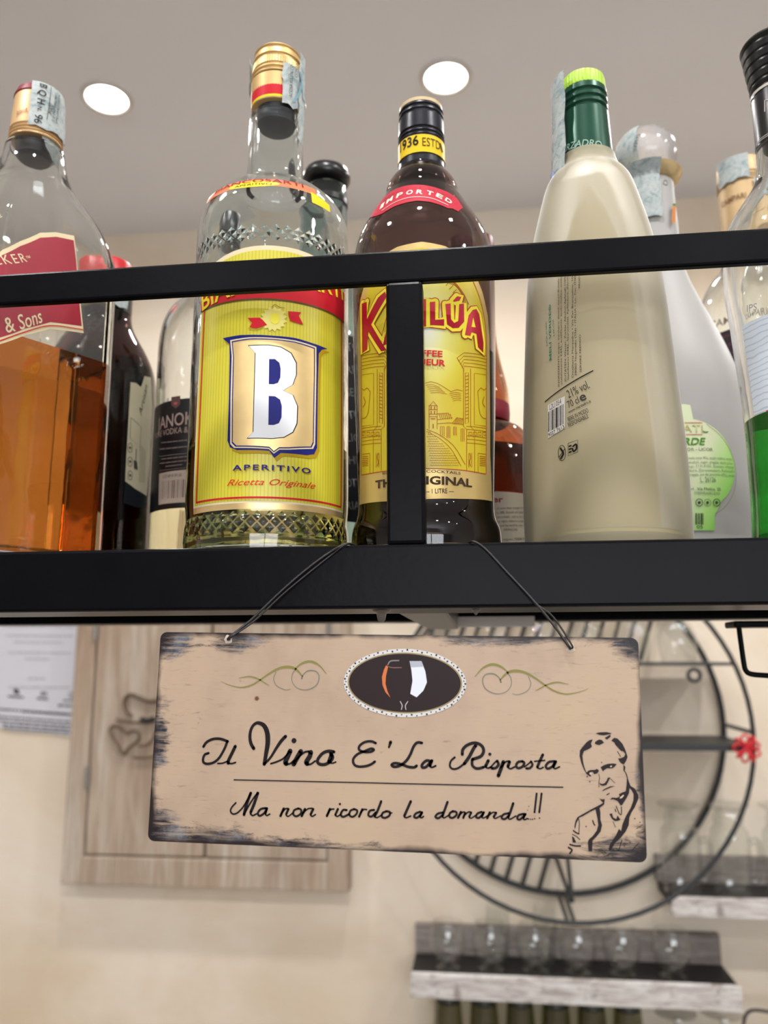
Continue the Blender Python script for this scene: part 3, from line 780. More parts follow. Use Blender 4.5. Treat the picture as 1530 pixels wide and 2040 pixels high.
mid = [np.array([lw[-1][0] + .006, RY + .0145, ZB1 + .0009]), np.array([rw[-1][0] - .006, RY + .0145, ZB1 + .0009])]
path1 = catmull(lw + mid + rw[::-1], 6)
V, Fs = tube_data([p - ctr for p in path1], .00055, 8)
alt = [p + np.array([0, 0, 0]) for p in lw]; 
strand2 = catmull([lw[0] + np.array([.0006, -.0006, 0]), lw[1] + np.array([.001, -.0004, .0002]), lw[2] + np.array([.0012, 0, -.0006]), lw[3] + np.array([.001, -.0003, -.0012]), lw[4] + np.array([.0012, 0, -.0014]), lw[5] + np.array([.0012, 0, -.0008]), lw[6] + np.array([.0003, 0, 0]), lw[7]], 6)
strand3 = catmull([rw[0] + np.array([.0006, -.0006, 0]), rw[1] + np.array([.0012, -.0003, .0006]), rw[2] + np.array([.0016, 0, .0010]), W3(1072, 1206, .0026)], 6)
V, Fs = join([(V, Fs), tube_data([p - ctr for p in strand2], .0004, 8), tube_data([p - ctr for p in strand3], .0004, 8)])
mesh_obj('hanging_wire', V, Fs, M_WIRE, sign, True, 60)

# ================================================================== BOTTLES
def edges(Y, X0, pts):
    """traced outline pixels (edge x, y), from the top down, to (height, radius) at the bottle's own distance"""
    out = []
    for ex_, ey_ in pts:
        p = at(ex_, ey_, Y); out.append((p[2], abs(p[0] - X0)))
    return out
class Bottle:
    def __init__(s, name, label, Y, axis, shape=None, base=None, group='liqueur bottles on the rack'):
        s.Y = Y; s.X = at(axis[0], axis[1], Y)[0]; s.z0 = ZB1 + .0001 if base is None else base
        s.org = np.array([s.X, s.Y, s.z0]); s.shape = shape
        s.root = thing(name, label, 'bottle', s.org, group)
    def zpx(s, px, py): return at(px, py, s.Y)[2] - s.z0
    def zf(s, px, py, r): return at(px, py, s.Y - r)[2] - s.z0        # height of a point on the near side
    def E(s, pts): return [(z - s.z0, r) for z, r in edges(s.Y, s.X, pts)]
    def body(s, prof, mat, wall=.0025, floor=.006, smooth=2, seg=72, name='glass_body', heel=.004):
        """prof: (z, r) from the top down to the base; hollow glass"""
        P = [tuple(p) for p in chaikin(prof, smooth)] if smooth else prof
        P = sorted(((max(z, heel), r) for z, r in P), key=lambda q: -q[0])
        rb = P[-1][1]
        s.prof = P + [(0, rb)]
        outer = [(0, 0), (rb - heel * .9, 0), (rb - heel * .25, heel * .3)] + [(r, z) for z, r in reversed(P)]
        top = P[0]
        inner = [(max(r - wall, .001), z) for z, r in P if z > floor + .004]
        ib = inner[-1][0]
        inner += [(ib, floor + .003), (ib - .004, floor), (0, floor + .002)]
        s.inner = inner; s.floor = floor
        s.top = top[0]
        return lathe(name, outer + inner, mat, s.root, seg, s.shape)
    def fill(s, level, mat, eps=.00012, seg=72, name='liquid'):
        pts = [(r, z) for r, z in s.inner if z < level and r > 0]
        rl = float(np.interp(level, [z for r, z in reversed(s.inner)], [r for r, z in reversed(s.inner)]))
        up = sorted(pts, key=lambda q: q[1])
        path = [(0, s.floor + .0019)] + [(r + eps, z) for r, z in up] + [(rl + eps, level), (rl * .6, level), (0, level)]
        return lathe(name, path, mat, s.root, seg, s.shape)
    def wrap(s, rref, prof=None, extra=0.0):
        pf = [(z + s.z0, r + extra) for z, r in (prof or s.prof)]
        sh = (lambda th, z: s.shape(th, z - s.z0)) if s.shape else None
        return Wrap(s.X, s.Y, pf, rref, sh)
    def lathe(s, name, prof, mat, parent=None, seg=64, rib=None, close=True, angle=35):
        """prof (z, r) from the bottom up"""
        path = [(r, z) for z, r in prof]
        if close: path = [(0, path[0][1])] + path + [(0, path[-1][1])]
        return lathe(name, path, mat, parent or s.root, seg, None, (0, 0, 0), rib, angle)
def ribber(z0, z1, depth, step=2):
    return lambda k, z: (-depth if (k % step == 0 and z0 - 1e-6 <= z <= z1 + 1e-6) else 0.0)
def cap_prof(z0, z1, r0, r1=None, rings=(), top=.0015):
    """screw-cap outline with turned grooves at the given fractions"""
    r1 = r1 or r0; P = [(z0, r0 - .0004), (z0 + .0004, r0)]
    for f in rings:
        z = z0 + (z1 - z0) * f; r = r0 + (r1 - r0) * f
        P += [(z - .0011, r), (z - .0005, r - .0008), (z + .0005, r - .0008), (z + .0011, r)]
    P += [(z1 - top, r1), (z1 - top * .3, r1 - top * .35), (z1, r1 - top)]
    return P

# ------------------------------------------------ shared materials
G_CLEAR = glass('clear_glass', (0.97, 0.99, 0.98), wav=.05)
G_GREEN = glass('clear_greenish_glass', (0.93, 0.975, 0.965), wav=.06)
G_BROWN = glass('brown_glass', (0.40, 0.29, 0.27))
G_DARK = glass('dark_brown_glass', (0.16, 0.075, 0.06))
G_AMBER = glass('amber_glass', (0.62, 0.30, 0.14))
L_WHISKY = glass('whisky', (0.62, 0.21, 0.035), ior=1.36)
L_YELLOW = glass('yellow_aperitif', (0.80, 0.68, 0.26), ior=1.36)
L_PALE = glass('pale_yellow_spirit', (0.97, 0.90, 0.64), ior=1.36)
L_COFFEE = glass('coffee_liqueur', (0.06, 0.025, 0.015), ior=1.36)
L_GREEN = glass('green_liqueur', (0.012, 0.26, 0.025), ior=1.36)
L_RED = glass('red_bitter', (0.75, 0.02, 0.06), ior=1.36)
L_BROWN = glass('dark_amaro', (0.12, 0.035, 0.015), ior=1.36)
GOLD = pm('brushed_gold_cap', (214, 180, 122), 0.42, 0.5, vary=.06, scale=200)
GOLDF = pm('gold_foil', (226, 196, 138), 0.34, 0.6, vary=.05, scale=120, bump=.05)
BLKP = pm('black_plastic_cap', (17, 17, 19), 0.3, vary=.1)
g = NT('tax_strip_paper', 0.7)
co = g.coord('Object')
nz = g.noise(co, 150, 5, 0.65, 1.5); nl = g.noise(g.coord('Object', (1, 1, 5)), 260, 3, 0.6)
cc = g.ramp(nz, [(0.40, rgb(176, 182, 180)), (0.54, rgb(160, 169, 168)), (0.62, rgb(124, 142, 146)), (0.70, rgb(168, 176, 174))])
M_STRIP = g.out(g.mix(g.ramp(nl, [(0.60, (0, 0, 0)), (0.68, (0.5, 0.5, 0.5))]), cc, rgb(128, 150, 158)), nz, .3, .001)
CREAM = ink((222, 206, 168)); RED = ink((196, 30, 44)); DRED = ink((140, 22, 34)); NAVY = ink((28, 32, 110)); WHITE = ink((226, 228, 232)); BLACK = ink((20, 18, 19)); YEL = ink((226, 206, 40)); GREYT = ink((70, 68, 64))
def strip(bt, surf, u0, u1, zlo, zhi, jag=.0012, name='tax_strip', over=None, parent=None, extra=.0004, seed=1):
    """torn revenue strip stuck down the side of a cap; over = radius to fold across the top"""
    R_ = random.Random(seed); n = 9
    lp = [(u0 + R_.uniform(-jag, jag) * .3, zlo + (zhi - zlo) * i / n) for i in range(n + 1)]
    rp = [(u1 + R_.uniform(-jag, jag) * .3, zlo + (zhi - zlo) * i / n) for i in range(n + 1)]
    bt_ = [(u0 + (u1 - u0) * i / 6, zlo + R_.uniform(-jag, jag)) for i in range(1, 6)]
    pr_ = Print(surf, extra, .0015, .003)
    pr_.poly_uv([[lp[0]] + bt_ + rp + lp[:0:-1]], M_STRIP)
    return pr_.build(name, parent or bt.root, bt.org, wrinkle=.00035)

# ================================================================== 1. whisky bottle, square, left edge
def squarish(phi, delta, za, zb):
    """square with cut corners, turning round towards the neck between heights za and zb"""
    cs = sorted(((phi + 90 * k + s_ * delta / 2) % 360) for k in range(4) for s_ in (-1, 1))
    def poly(th):
        a = math.degrees(th) % 360
        for i in range(8):
            a0_, a1_ = cs[i], cs[(i + 1) % 8] + (360 if i == 7 else 0)
            aa = a if a >= cs[0] else a + 360
            if a0_ <= aa <= a1_:
                m = (a0_ + a1_) / 2; return math.cos(rad((a1_ - a0_) / 2)) / math.cos(rad(aa - m))
        return 1.0
    def f(th, z):
        t = min(1, max(0, (z - za) / (zb - za))); t = t * t * (3 - 2 * t)
        return poly(th) * (1 - t) + t * 0.93
    return f
JW = Bottle('whisky_bottle', 'square clear whisky bottle with slanted red label at the left edge', .412, (38, 697))
JW.shape = squarish(360 - 0 + 13.6, 11, JW.zpx(38, 560), JW.zpx(60, 350))
pf = JW.E([(127, 300), (130, 335), (140, 365), (161, 395), (187, 430), (209, 475), (216, 520), (214, 600), (212, 640), (204, 760), (194, 880), (185, 1000), (177, 1090)])
rb = float(np.mean([r for z, r in pf[-6:]])); pf = pf[:6] + [(z, rb) for z, r in pf[6:]]
JW.body(pf, G_CLEAR, seg=96, wall=.003, smooth=2)
JW.fill(JW.zpx(150, 716), L_WHISKY, seg=96)
ztop = JW.zf(89, 170, .014); zc0 = JW.zf(80, 256, .015); rc_ = .0148
JW.lathe('screw_cap', cap_prof(zc0 - .001, ztop, rc_ + .0006, rc_ - .001, (.06, .12, .2)), pm('gold_whisky_cap', (206, 170, 122), .45, .35, vary=.05), seg=64)
JW.lathe('cap_top', [(ztop - .0005, rc_ - .0006), (ztop + .0015, rc_ - .0012), (ztop + .0042, rc_ - .0022), (ztop + .005, rc_ - .004)], pm('red_cap_top', (128, 22, 44), .4), seg=64)
JW.lathe('cork_seal', [(zc0 - .012, rc_ - .0062), (zc0 - .010, rc_ - .0042), (zc0 - .001, rc_ - .0035)], pm('black_seal', (22, 22, 22), .4))
sf = JW.wrap(.045)
pr = Print(sf, .0003, .0025)
LBL = pm('red_whisky_label', (150, 22, 44), .4, vary=.06, scale=80)
ZJ = lambda pts: pts
pr.poly([[(-70, 540), (0, 503), (40, 481), (80, 464), (111, 463), (147, 470), (152, 520), (158, 590), (166, 664), (140, 660), (100, 655), (50, 668), (0, 686), (-70, 714)]], CREAM)
pr.poly([[(-70, 552), (0, 513), (40, 491), (80, 474), (111, 472), (146, 479), (151, 520), (156, 590), (162, 650), (140, 647), (100, 642), (50, 655), (0, 673), (-70, 700)]], LBL, 1)
lab = pr.build('label', JW.root, JW.org)
pr = Print(sf, .0005, .0025)
pr.text('WALKER', (-46, 556), (55, 522), 17, CREAM, spacing=1.25); pr.text('™', (55, 520), (63, 518), 8, CREAM)
pr.text('er & Sons', (-22, 674), (88, 641), 27, CREAM, shear=.45, bold=.005)
pr.stroke([(-70, 707), (0, 680), (50, 662), (100, 649), (165, 657)], 2.0, RED, 2, smooth=4)
pr.text('E', (-10, 437), (5, 433), 8, CREAM)
pr.build('lettering', lab, JW.org)
# back label seen through the glass
pr = Print(sf, .0002, .003); hh_ = [math.pi * .045 + d for d in (-.040, .006)]
pr.poly_uv([[(hh_[0], JW.z0 + .075), (hh_[1], JW.z0 + .075), (hh_[1], JW.z0 + .098), (hh_[0], JW.z0 + .098)]], ink((186, 120, 60)))
pr.build('back_label', JW.root, JW.org); pr = Print(sf, .0002, .003)
pr.poly_uv([[(hh_[0] + .004, JW.z0 + .02), (hh_[1], JW.z0 + .02), (hh_[1], JW.z0 + .05), (hh_[0] + .004, JW.z0 + .05)]], ink((150, 40, 36)))
pr.build('back_label', JW.root, JW.org)
# revenue strip over the cap
capw = Wrap(JW.X, JW.Y, [(JW.z0 + zc0 - .02, .0135), (JW.z0 + zc0 - .001, rc_ + .0007), (JW.z0 + ztop, rc_ - .0008), (JW.z0 + ztop + .006, rc_ - .002)], .0148)
ts = strip(JW, capw, capw.uv(60, 215)[0], capw.uv(131, 225)[0], JW.z0 + zc0 + .003, JW.z0 + ztop + .0045, seed=3, extra=.0006)
pr = Print(capw, .0014, .002)
pr.text('B Q H', (80, 168), (74, 207), 12, BLACK, bold=.01); pr.text('N.', (75, 213), (74, 223), 7, BLACK); pr.text('96', (70, 229), (68, 246), 12, BLACK)
pr.text('2004', (97, 205), (93, 226), 7, GREYT, shear=.4); pr.text("ALCOLE ETILICO DLLA", (113, 188), (107, 246), 4.4, GREYT); pr.text('CONTRASSEGNO DI ST', (107, 186), (101, 244), 4.4, GREYT)
pr.stroke([(100, 175), (92, 240)], 1, GREYT, smooth=0)
pr.build('strip_lettering', ts, JW.org)
nw = JW.wrap(.014, [(zc0 - .03, .0145), (zc0 - .014, .0138), (zc0, .0135)])
pr = Print(nw, .0008, .0015, .003)
pr.poly([[(80, 263), (118, 296), (124, 330), (138, 364), (118, 345), (100, 325), (88, 296)]], M_STRIP)
pr.build('torn_strip_end', JW.root, JW.org, wrinkle=.0003)
pr = Print(capw, .0004, .002); pr.text('Johnnie', (33, 232), (56, 222), 10, ink((110, 50, 40)), shear=.5); pr.build('cap_lettering', JW.root, JW.org)

# ================================================================== 2. yellow-labelled aperitif
BI = Bottle('aperitif_bottle', 'clear aperitif bottle with yellow label and large white letter B', .41, (538, 800))
pf = BI.E([(602, 240), (602, 300), (603, 372), (612, 378), (628, 384), (650, 398), (668, 413), (682, 430), (690, 452), (692, 480), (692, 560), (692, 700), (692, 850), (692, 1010), (690, 1030), (689, 1046), (692, 1058), (693, 1085)])
BI.body(pf, G_GREEN, wall=.003, smooth=2, seg=80)
BI.fill(BI.zpx(538, 905), L_YELLOW, seg=80)
rr = .0146; zt = BI.zf(558, 79, rr - .002); zm = BI.zf(556, 138, rr); zb_ = BI.zf(554, 192, rr)
BI.lathe('screw_cap', cap_prof(zm + .0004, zt, rr + .0006, rr - .0012, (.10, .24, .56, .82), .003), GOLD, seg=128, rib=ribber(zm + (zt - zm) * .28, zm + (zt - zm) * .52, .0005))
BI.lathe('neck_sleeve', [(zb_, rr - .0006), (zb_ + .0003, rr - .0001), (zm - .0006, rr + .0005), (zm, rr - .0002)], GOLD, seg=64)
BI.lathe('stopper_plug', [(zb_ - .011, rr - .0055), (zb_ - .010, rr - .0036), (zb_, rr - .0032)], pm('dark_plug', (44, 50, 56), .4))
nk = Wrap(BI.X, BI.Y, [(BI.z0 + zb_ - .02, rr - .0004), (BI.z0 + zb_, rr - .0001), (BI.z0 + zt, rr + .0003)], rr)
pr = Print(nk, .00015, .0015)
zz = lambda py: BI.z0 + BI.zpx(555, py)
hb = math.pi * rr * .98
def band(za, zb2, mat, layer): pr.poly_uv([[(-hb, za), (hb, za), (hb, zb2), (-hb, zb2)]], mat, layer)
band(BI.z0 + zb_ + .0008, BI.z0 + zm - .0012, YEL, 0); band(BI.z0 + zb_ + .0022, BI.z0 + zm - .0028, RED, 1)
sl = pr.build('sleeve_band', BI.root, BI.org)
st1 = strip(BI, nk, nk.uv(561, 175)[0], nk.uv(606, 175)[0], BI.z0 + zb_ - .004, BI.z0 + zm + .005, seed=5, extra=.0009, jag=.002)
pr = Print(nk, .0026, .0015)
pr.text("ACCISA SULL'ALCOLE", (577, 200), (580, 128), 5, GREYT, bold=.01); pr.text('CONTR', (586, 160), (588, 132), 5, GREYT)
pr.stroke([(592, 148), (594, 170), (588, 192), (580, 206)], 4, ink((120, 158, 168))); pr.stroke([(594, 170), (597, 195), (602, 216)], 4, ink((120, 158, 168)))
pr.build('strip_lettering', st1, BI.org)
strip(BI, nk, .0165, .0225, BI.z0 + zb_ - .021, BI.z0 + zt - .005, seed=8, extra=.0016, jag=.003, name='torn_strip_end')
strip(BI, nk, -.0265, -.0215, BI.z0 + zm - .004, BI.z0 + zt - .002, seed=9, extra=.0014, jag=.003, name='torn_strip_end')
# collar label on the shoulder
sf = BI.wrap(.0405)
zz = lambda py: sf.uv(548, py)[1]
pr = Print(sf, .0004, .002, .002)
pr.poly_uv([[(-.034, zz(371)), (-.018, zz(371)), (0, zz(371)), (.018, zz(371)), (.034, zz(371)), (.034, zz(358)), (0, zz(358)), (-.034, zz(358))]], ink((206, 120, 84)))
pr.poly_uv([[(.030, zz(388)), (.042, zz(390)), (.042, zz(376)), (.030, zz(367))]], YEL)
pr.poly_uv([[(-.015 + .028 * .5 * (1 + math.cos(a)), zz(367) + .0022 * math.sin(a)) for a in np.linspace(0, 2 * math.pi, 24, endpoint=False)]], YEL, 1)
cl = pr.build('collar_label', BI.root, BI.org)
pr = Print(sf, .0007, .002, .002)
a_, b_ = -.026, .026
V, Fs = text2d('BIANCOSARTI'); xs = [v[0] for v in V]; x0_, x1_ = min(xs), max(xs)
pr.raw([(a_ + (v[0] - x0_) / (x1_ - x0_) * (b_ - a_), zz(364) + v[1] * .0035) for v in V], Fs, DRED)
V, Fs = text2d('APERITIVO'); xs = [v[0] for v in V]; x0_, x1_ = min(xs), max(xs)
pr.raw([(-.011 + (v[0] - x0_) / (x1_ - x0_) * .020, zz(370) + v[1] * .002) for v in V], Fs, BLACK)
pr.build('collar_lettering', cl, BI.org)
# embossed lozenge bands
def emboss(bt, zc, r, n, h, name, mat, amp=.0007):
    V = []; Fs = []
    for row in (0, 1, 2):
        for i in range(n):
            th = 2 * math.pi * (i + .5 * (row % 2)) / n; z = zc + (row - 1) * h * .5; w = math.pi / n * .8
            o = len(V)
            for dt, dz, dr in ((-w, 0, -.0002), (0, h * .42, -.0002), (w, 0, -.0002), (0, -h * .42, -.0002), (0, 0, amp)):
                R_ = r + dr; V.append((R_ * math.sin(th + dt), -R_ * math.cos(th + dt), z + dz))
            Fs += [(o, o + 4, o + 1), (o + 1, o + 4, o + 2), (o + 2, o + 4, o + 3), (o + 3, o + 4, o), (o, o + 1, o + 2, o + 3)]
    ob = mesh_obj(name, V, Fs, mat, bt.root, False); ob['kind'] = 'stuff'; return ob
rB = float(np.interp(BI.zpx(538, 470), [z for z, r in reversed(BI.prof)], [r for z, r in reversed(BI.prof)]))
emboss(BI, sf.uv(545, 462)[1] - BI.z0, rB, 44, .0052, 'embossed_band', G_GREEN); emboss(BI, sf.uv(535, 1038)[1] - BI.z0, rB - .0004, 44, .0060, 'embossed_band', G_GREEN)
# main label
g = NT('yellow_striped_label', 0.35)
u_, v_, _ = g.sep(g.coord('UV'))
wv_ = g.math('SINE', g.math('MULTIPLY', u_, 2 * math.pi / .0017))
M_YL = g.out(g.mix(g.ramp(wv_, [(0.45, (0, 0, 0)), (0.75, (1, 1, 1))]), rgb(203, 193, 54), rgb(187, 174, 42)))
Z4 = zoomer(360, 540, 3.517)
pr = Print(sf, .0003, .003)
uL = sf.uv(402, 620)[0]; uR = sf.uv(684, 620)[0]; uL = -(abs(uL) + abs(uR)) / 2 + (uL + uR) / 2; 
zbot = sf.uv(*Z4([(620, 1625)])[0])[1]; zfoil = sf.uv(*Z4([(620, 1668)])[0])[1]; zred = sf.uv(*Z4([(640, 195)])[0])[1]; ztopc = sf.uv(520, 489)[1]
topz = lambda u: ztopc - .010 * abs((u - (uL + uR) / 2) / (uR - uL) * 2) ** 2.4
us = np.linspace(uL, uR, 17)
pr.poly_uv([[(uL, zbot), (uR, zbot)] + [(u, topz(u)) for u in us[::-1]]], CREAM)
pr.poly_uv([[(uL + .0012, zbot + .0010), (uR - .0012, zbot + .0010)] + [(u * .97, topz(u) - .0025) for u in us[::-1]]], M_YL, 1)
lab = pr.build('label', BI.root, BI.org, with_uv=True)
pr = Print(sf, .0003, .003); pr.poly_uv([[(uL, zfoil), (uR, zfoil), (uR, zbot), (uL, zbot)]], GOLDF); pr.build('foil_strip', BI.root, BI.org)
pr = Print(sf, .0005, .003)
zr2 = zred + .0165
pr.poly_uv([[(uL, zred - .0009), (uR, zred - .0009), (uR, zred), (uL, zred)]], ink((90, 70, 30), .3), 1)
pr.poly_uv([[(uL, zred), (uR, zred), (uR, zr2), (uL, zr2)]], RED, 1)
i0 = .0030; lw_ = .0009
for lp in ([(uL + i0, zred), (uL + i0 + lw_, zred), (uL + i0 + lw_, zbot + i0), (uL + i0, zbot + i0)], [(uR - i0 - lw_, zred), (uR - i0, zred), (uR - i0, zbot + i0), (uR - i0 - lw_, zbot + i0)], [(uL + i0, zbot + i0 - lw_), (uR - i0, zbot + i0 - lw_), (uR - i0, zbot + i0), (uL + i0, zbot + i0)]):
    pr.poly_uv([lp], RED, 1)
pr.build('border', lab, BI.org)
pr = Print(sf, .0006, .003)
OCH = ink((172, 140, 24)); SH_ = [(300, 474), (420, 452), (640, 456), (800, 472), (900, 502), (1022, 548), (985, 552), (962, 580), (955, 800), (950, 1240), (930, 1285), (880, 1292), (700, 1277), (655, 1312), (620, 1262), (560, 1257), (400, 1257), (350, 1237), (332, 1190), (342, 900), (348, 600), (346, 515)]
pr.poly([Z4([(x + 17, y + 24) for x, y in SH_])], OCH); pr.poly([Z4(SH_)], NAVY, 1)
def inset(P, k):
    c = np.mean(np.array(P), 0); return [tuple(c + (np.array(p) - c) * k) for p in P]
IN_ = [(352, 488), (480, 468), (650, 472), (800, 490), (945, 535), (945, 700), (936, 1215), (922, 1248), (760, 1254), (690, 1254), (652, 1282), (618, 1250), (500, 1243), (378, 1242), (352, 1215), (354, 900), (362, 600)]
pr.poly([Z4(IN_)], CREAM, 2); pr.poly([Z4([(648 + (x - 648) * .965, 850 + (y - 850) * .978) for x, y in IN_])], NAVY, 3); pr.poly([Z4([(648 + (x - 648) * .94, 850 + (y - 850) * .958) for x, y in IN_])], GOLDF, 4)
Bo = [(470, 1174), (510, 1130), (525, 580), (478, 528), (620, 524), (700, 538), (770, 580), (806, 650), (806, 730), (782, 800), (716, 841), (782, 872), (814, 950), (810, 1070), (782, 1132), (720, 1168), (640, 1176)]
pr.poly([Z4([(650 + (x - 650) * 1.028, 850 + (y - 850) * 1.012) for x, y in Bo])], BLACK, 5); pr.poly([Z4([(650 + (x - 650) * .985, 850 + (y - 850) * .995) for x, y in Bo])], WHITE, 6)
pr.poly([Z4([(620, 622), (660, 622), (690, 648), (698, 690), (696, 750), (680, 787), (650, 797), (618, 796)])], NAVY, 7); pr.poly([Z4([(617, 880), (660, 882), (694, 905), (706, 950), (704, 1030), (686, 1070), (650, 1083), (614, 1082)])], NAVY, 7)
pr.build('shield_emblem', lab, BI.org)
pr = Print(sf, .0006, .003)
PALE = ink((220, 210, 120))
pr.poly([Z4([(650 + (98 if i % 2 else 74) * math.cos(i * math.pi / 15), 340 + (88 if i % 2 else 70) * math.sin(i * math.pi / 15)) for i in range(30)])], PALE)
pr.poly([Z4([(660 + 34 * math.cos(i * math.pi / 8), 335 + 40 * math.sin(i * math.pi / 8)) for i in range(16)])], ink((224, 214, 70)), 1)
pr.poly([Z4([(470, 332), (555, 330), (578, 348), (606, 382), (530, 405), (484, 396), (502, 365)])], RED, 1); pr.poly([Z4([(750, 285), (842, 292), (824, 315), (856, 380), (790, 360), (764, 350)])], RED, 1)
pr.stroke(Z4([(480, 404), (530, 412), (575, 398)]), 2, OCH); pr.stroke(Z4([(640, 255), (660, 238), (690, 255), (725, 262)]), 1.2, ink((150, 120, 40)), 1)
pr.build('ribbon_crest', lab, BI.org)
pr = Print(sf, .0007, .003)
pr.text('APERITIVO', *Z4([(374, 1406), (910, 1428)]), 10.5, OCH, bold=.02, spacing=1.3); pr.text('APERITIVO', *Z4([(368, 1400), (905, 1422)]), 10.5, NAVY, 2, bold=.02, spacing=1.3)
pr.text('Ricetta Originale', *Z4([(330, 1508), (938, 1528)]), 12.5, ink((204, 40, 30)), 1, shear=.42)
pr.build('lettering', lab, BI.org); pr = Print(sf, .0007, .003)
pr.text('BIANCOSARTI', *Z4([(160, 283), (1128, 205)]), 36, YEL, 3, bold=.015)
pr.build('band_lettering', lab, BI.org)

# ================================================================== 3. coffee liqueur
KA = Bottle('coffee_liqueur_bottle', 'dark brown coffee liqueur bottle with arched yellow label behind the post', .4125, (846, 800))
pf = KA.E([(885, 330), (886, 345), (900, 356), (911, 372), (915, 392), (924, 404), (938, 424), (955, 448), (970, 472), (980, 505), (986, 550), (987, 640), (987, 800), (986, 940), (985, 1010), (989, 1035), (999, 1056), (1001, 1085)])
KA.body(pf, G_BROWN, wall=.0025, seg=80)
KA.fill(KA.zpx(846, 720), L_COFFEE, seg=80)
KX = KA.X; rr = .0128; zt = KA.zf(838, 195, rr); zb_ = KA.zf(838, 335, rr)
CPN = pm('navy_black_cap', (24, 26, 36), .32, .3, vary=.1)
zs = KA.zf(838, 265, rr)
KA.lathe('screw_cap', cap_prof(zs, zt, rr + .0004, rr - .0002, (.08, .2, .72, .86), .0014), CPN, seg=112, rib=ribber(zs + .0095, zs + .0155, .0003))
KA.lathe('cap_top', [(zt - .0004, rr - .0006), (zt + .0014, rr - .0004), (zt + .0024, rr - .0018)], pm('cream_cap_top', (214, 190, 148), .4), seg=64)
KA.lathe('neck_sleeve', [(zb_ - .004, rr + .0006), (zb_, rr + .0002), (zs, rr)], CPN, seg=64)
nk = Wrap(KX, KA.Y, [(KA.z0 + zb_ - .01, rr + .0004), (KA.z0 + zs, rr + .0003), (KA.z0 + zt, rr)], rr)
pr = Print(nk, .0002, .0015); hb = math.pi * rr * .98; a1_ = KA.z0 + KA.zf(838, 303, rr); a2_ = KA.z0 + KA.zf(838, 268, rr)
pr.poly_uv([[(-hb, a1_), (hb, a1_), (hb, a2_), (-hb, a2_)]], ink((228, 190, 36)))
sl = pr.build('neck_band', KA.root, KA.org)
pr = Print(nk, .0004, .0015)
Z5k = zoomer(680, 160, 4.25)
pr.text('1936', *Z5k([(503, 590), (655, 576)]), 19, BLACK, bold=.02, level=True); pr.text('ESTD', *Z5k([(686, 570), (832, 584)]), 17, ink((70, 56, 20)), level=True); pr.text('1', *Z5k([(846, 612), (858, 612)]), 16, ink((70, 56, 20)))
pr.build('band_lettering', sl, KA.org)
sf = KA.wrap(.0385)
pr = Print(sf, .0004, .002, .003)
IMP = [(245, 1165), (300, 1080), (360, 1000), (430, 940), (520, 902), (600, 888), (700, 890), (800, 912), (900, 950), (975, 1000), (1025, 1080), (985, 1112), (940, 1088), (900, 1085), (830, 1055), (740, 1030), (640, 1022), (540, 1040), (450, 1070), (350, 1130), (300, 1150)]
pr.poly([Z5k(IMP)], ink((176, 46, 62)))
il = pr.build('import_label', KA.root, KA.org)
pr = Print(sf, .0006, .002, .003)
arc = Z5k([(345, 1085), (410, 1035), (492, 993), (575, 970), (660, 966), (745, 975), (822, 998), (898, 1036)])
for ch, (x, y), dx, dy in zip('IMPORTED', arc, (8, 14, 14, 15, 15, 15, 14, 14), (6, 9, 5, 2, -1, -4, -7, -9)): pr.text(ch, (x - dx * .45, y + dy * .45), (x + dx * .45, y - dy * .45), 8, ink((222, 206, 190)), bold=.03)
pr.stroke(Z5k([(350, 1105), (450, 1040), (560, 1000), (660, 992), (770, 1005), (900, 1060)]), 1.2, ink((210, 180, 176)))
for ch, (x, y) in zip('PRODUCT OF MEXICO', Z5k([(340, 1060), (366, 1028), (396, 1003), (432, 980), (470, 960), (510, 944), (550, 934), (590, 928), (628, 924), (668, 924), (706, 928), (745, 934), (785, 944), (825, 958), (865, 974), (900, 990), (935, 1008)])):
    if ch != ' ': pr.text(ch, (x - 1.6, y), (x + 1.6, y), 4, ink((150, 60, 70)))
pr.build('import_lettering', il, KA.org)
# arched main label
Z6k = zoomer(680, 540, 3.579)
g = NT('yellow_arched_label', 0.32)
u_, v_, _ = g.sep(g.coord('UV'))
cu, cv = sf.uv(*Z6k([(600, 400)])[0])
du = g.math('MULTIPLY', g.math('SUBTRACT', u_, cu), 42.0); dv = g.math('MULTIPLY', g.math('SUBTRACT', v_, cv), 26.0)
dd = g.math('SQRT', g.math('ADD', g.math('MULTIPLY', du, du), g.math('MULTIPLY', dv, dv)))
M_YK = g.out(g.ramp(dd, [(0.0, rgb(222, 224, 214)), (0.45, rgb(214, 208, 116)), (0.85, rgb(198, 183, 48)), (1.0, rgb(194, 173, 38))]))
pr = Print(sf, .0003, .003, .01)
OUT_ = [(132, 1668), (136, 1300), (126, 900), (116, 400), (140, 200), (190, 40), (270, -90), (400, -170), (575, -207), (740, -175), (860, -100), (950, 20), (1005, 160), (1040, 320), (1052, 480), (1056, 900), (1058, 1300), (1072, 1642), (850, 1625), (600, 1627), (350, 1642)]
GOLDL = pm('gold_label_border', (204, 176, 112), .35, .4, vary=.03)
pr.poly([Z6k(OUT_)], GOLDL)
INN = [(150, 1455), (150, 900), (146, 420), (168, 220), (215, 70), (290, -50), (410, -130), (575, -165), (735, -130), (840, -60), (925, 50), (980, 190), (1014, 340), (1028, 500), (1028, 900), (1026, 1448), (850, 1420), (600, 1410), (350, 1422)]
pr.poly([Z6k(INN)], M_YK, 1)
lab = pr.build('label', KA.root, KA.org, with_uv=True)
pr = Print(sf, .0005, .002, .01); LN = ink((158, 82, 26)); RL = ink((164, 48, 34))
def L6(w, *pts, m=LN, sm=4): pr.stroke(Z6k(pts), w / 3.579, m, 0, sm)
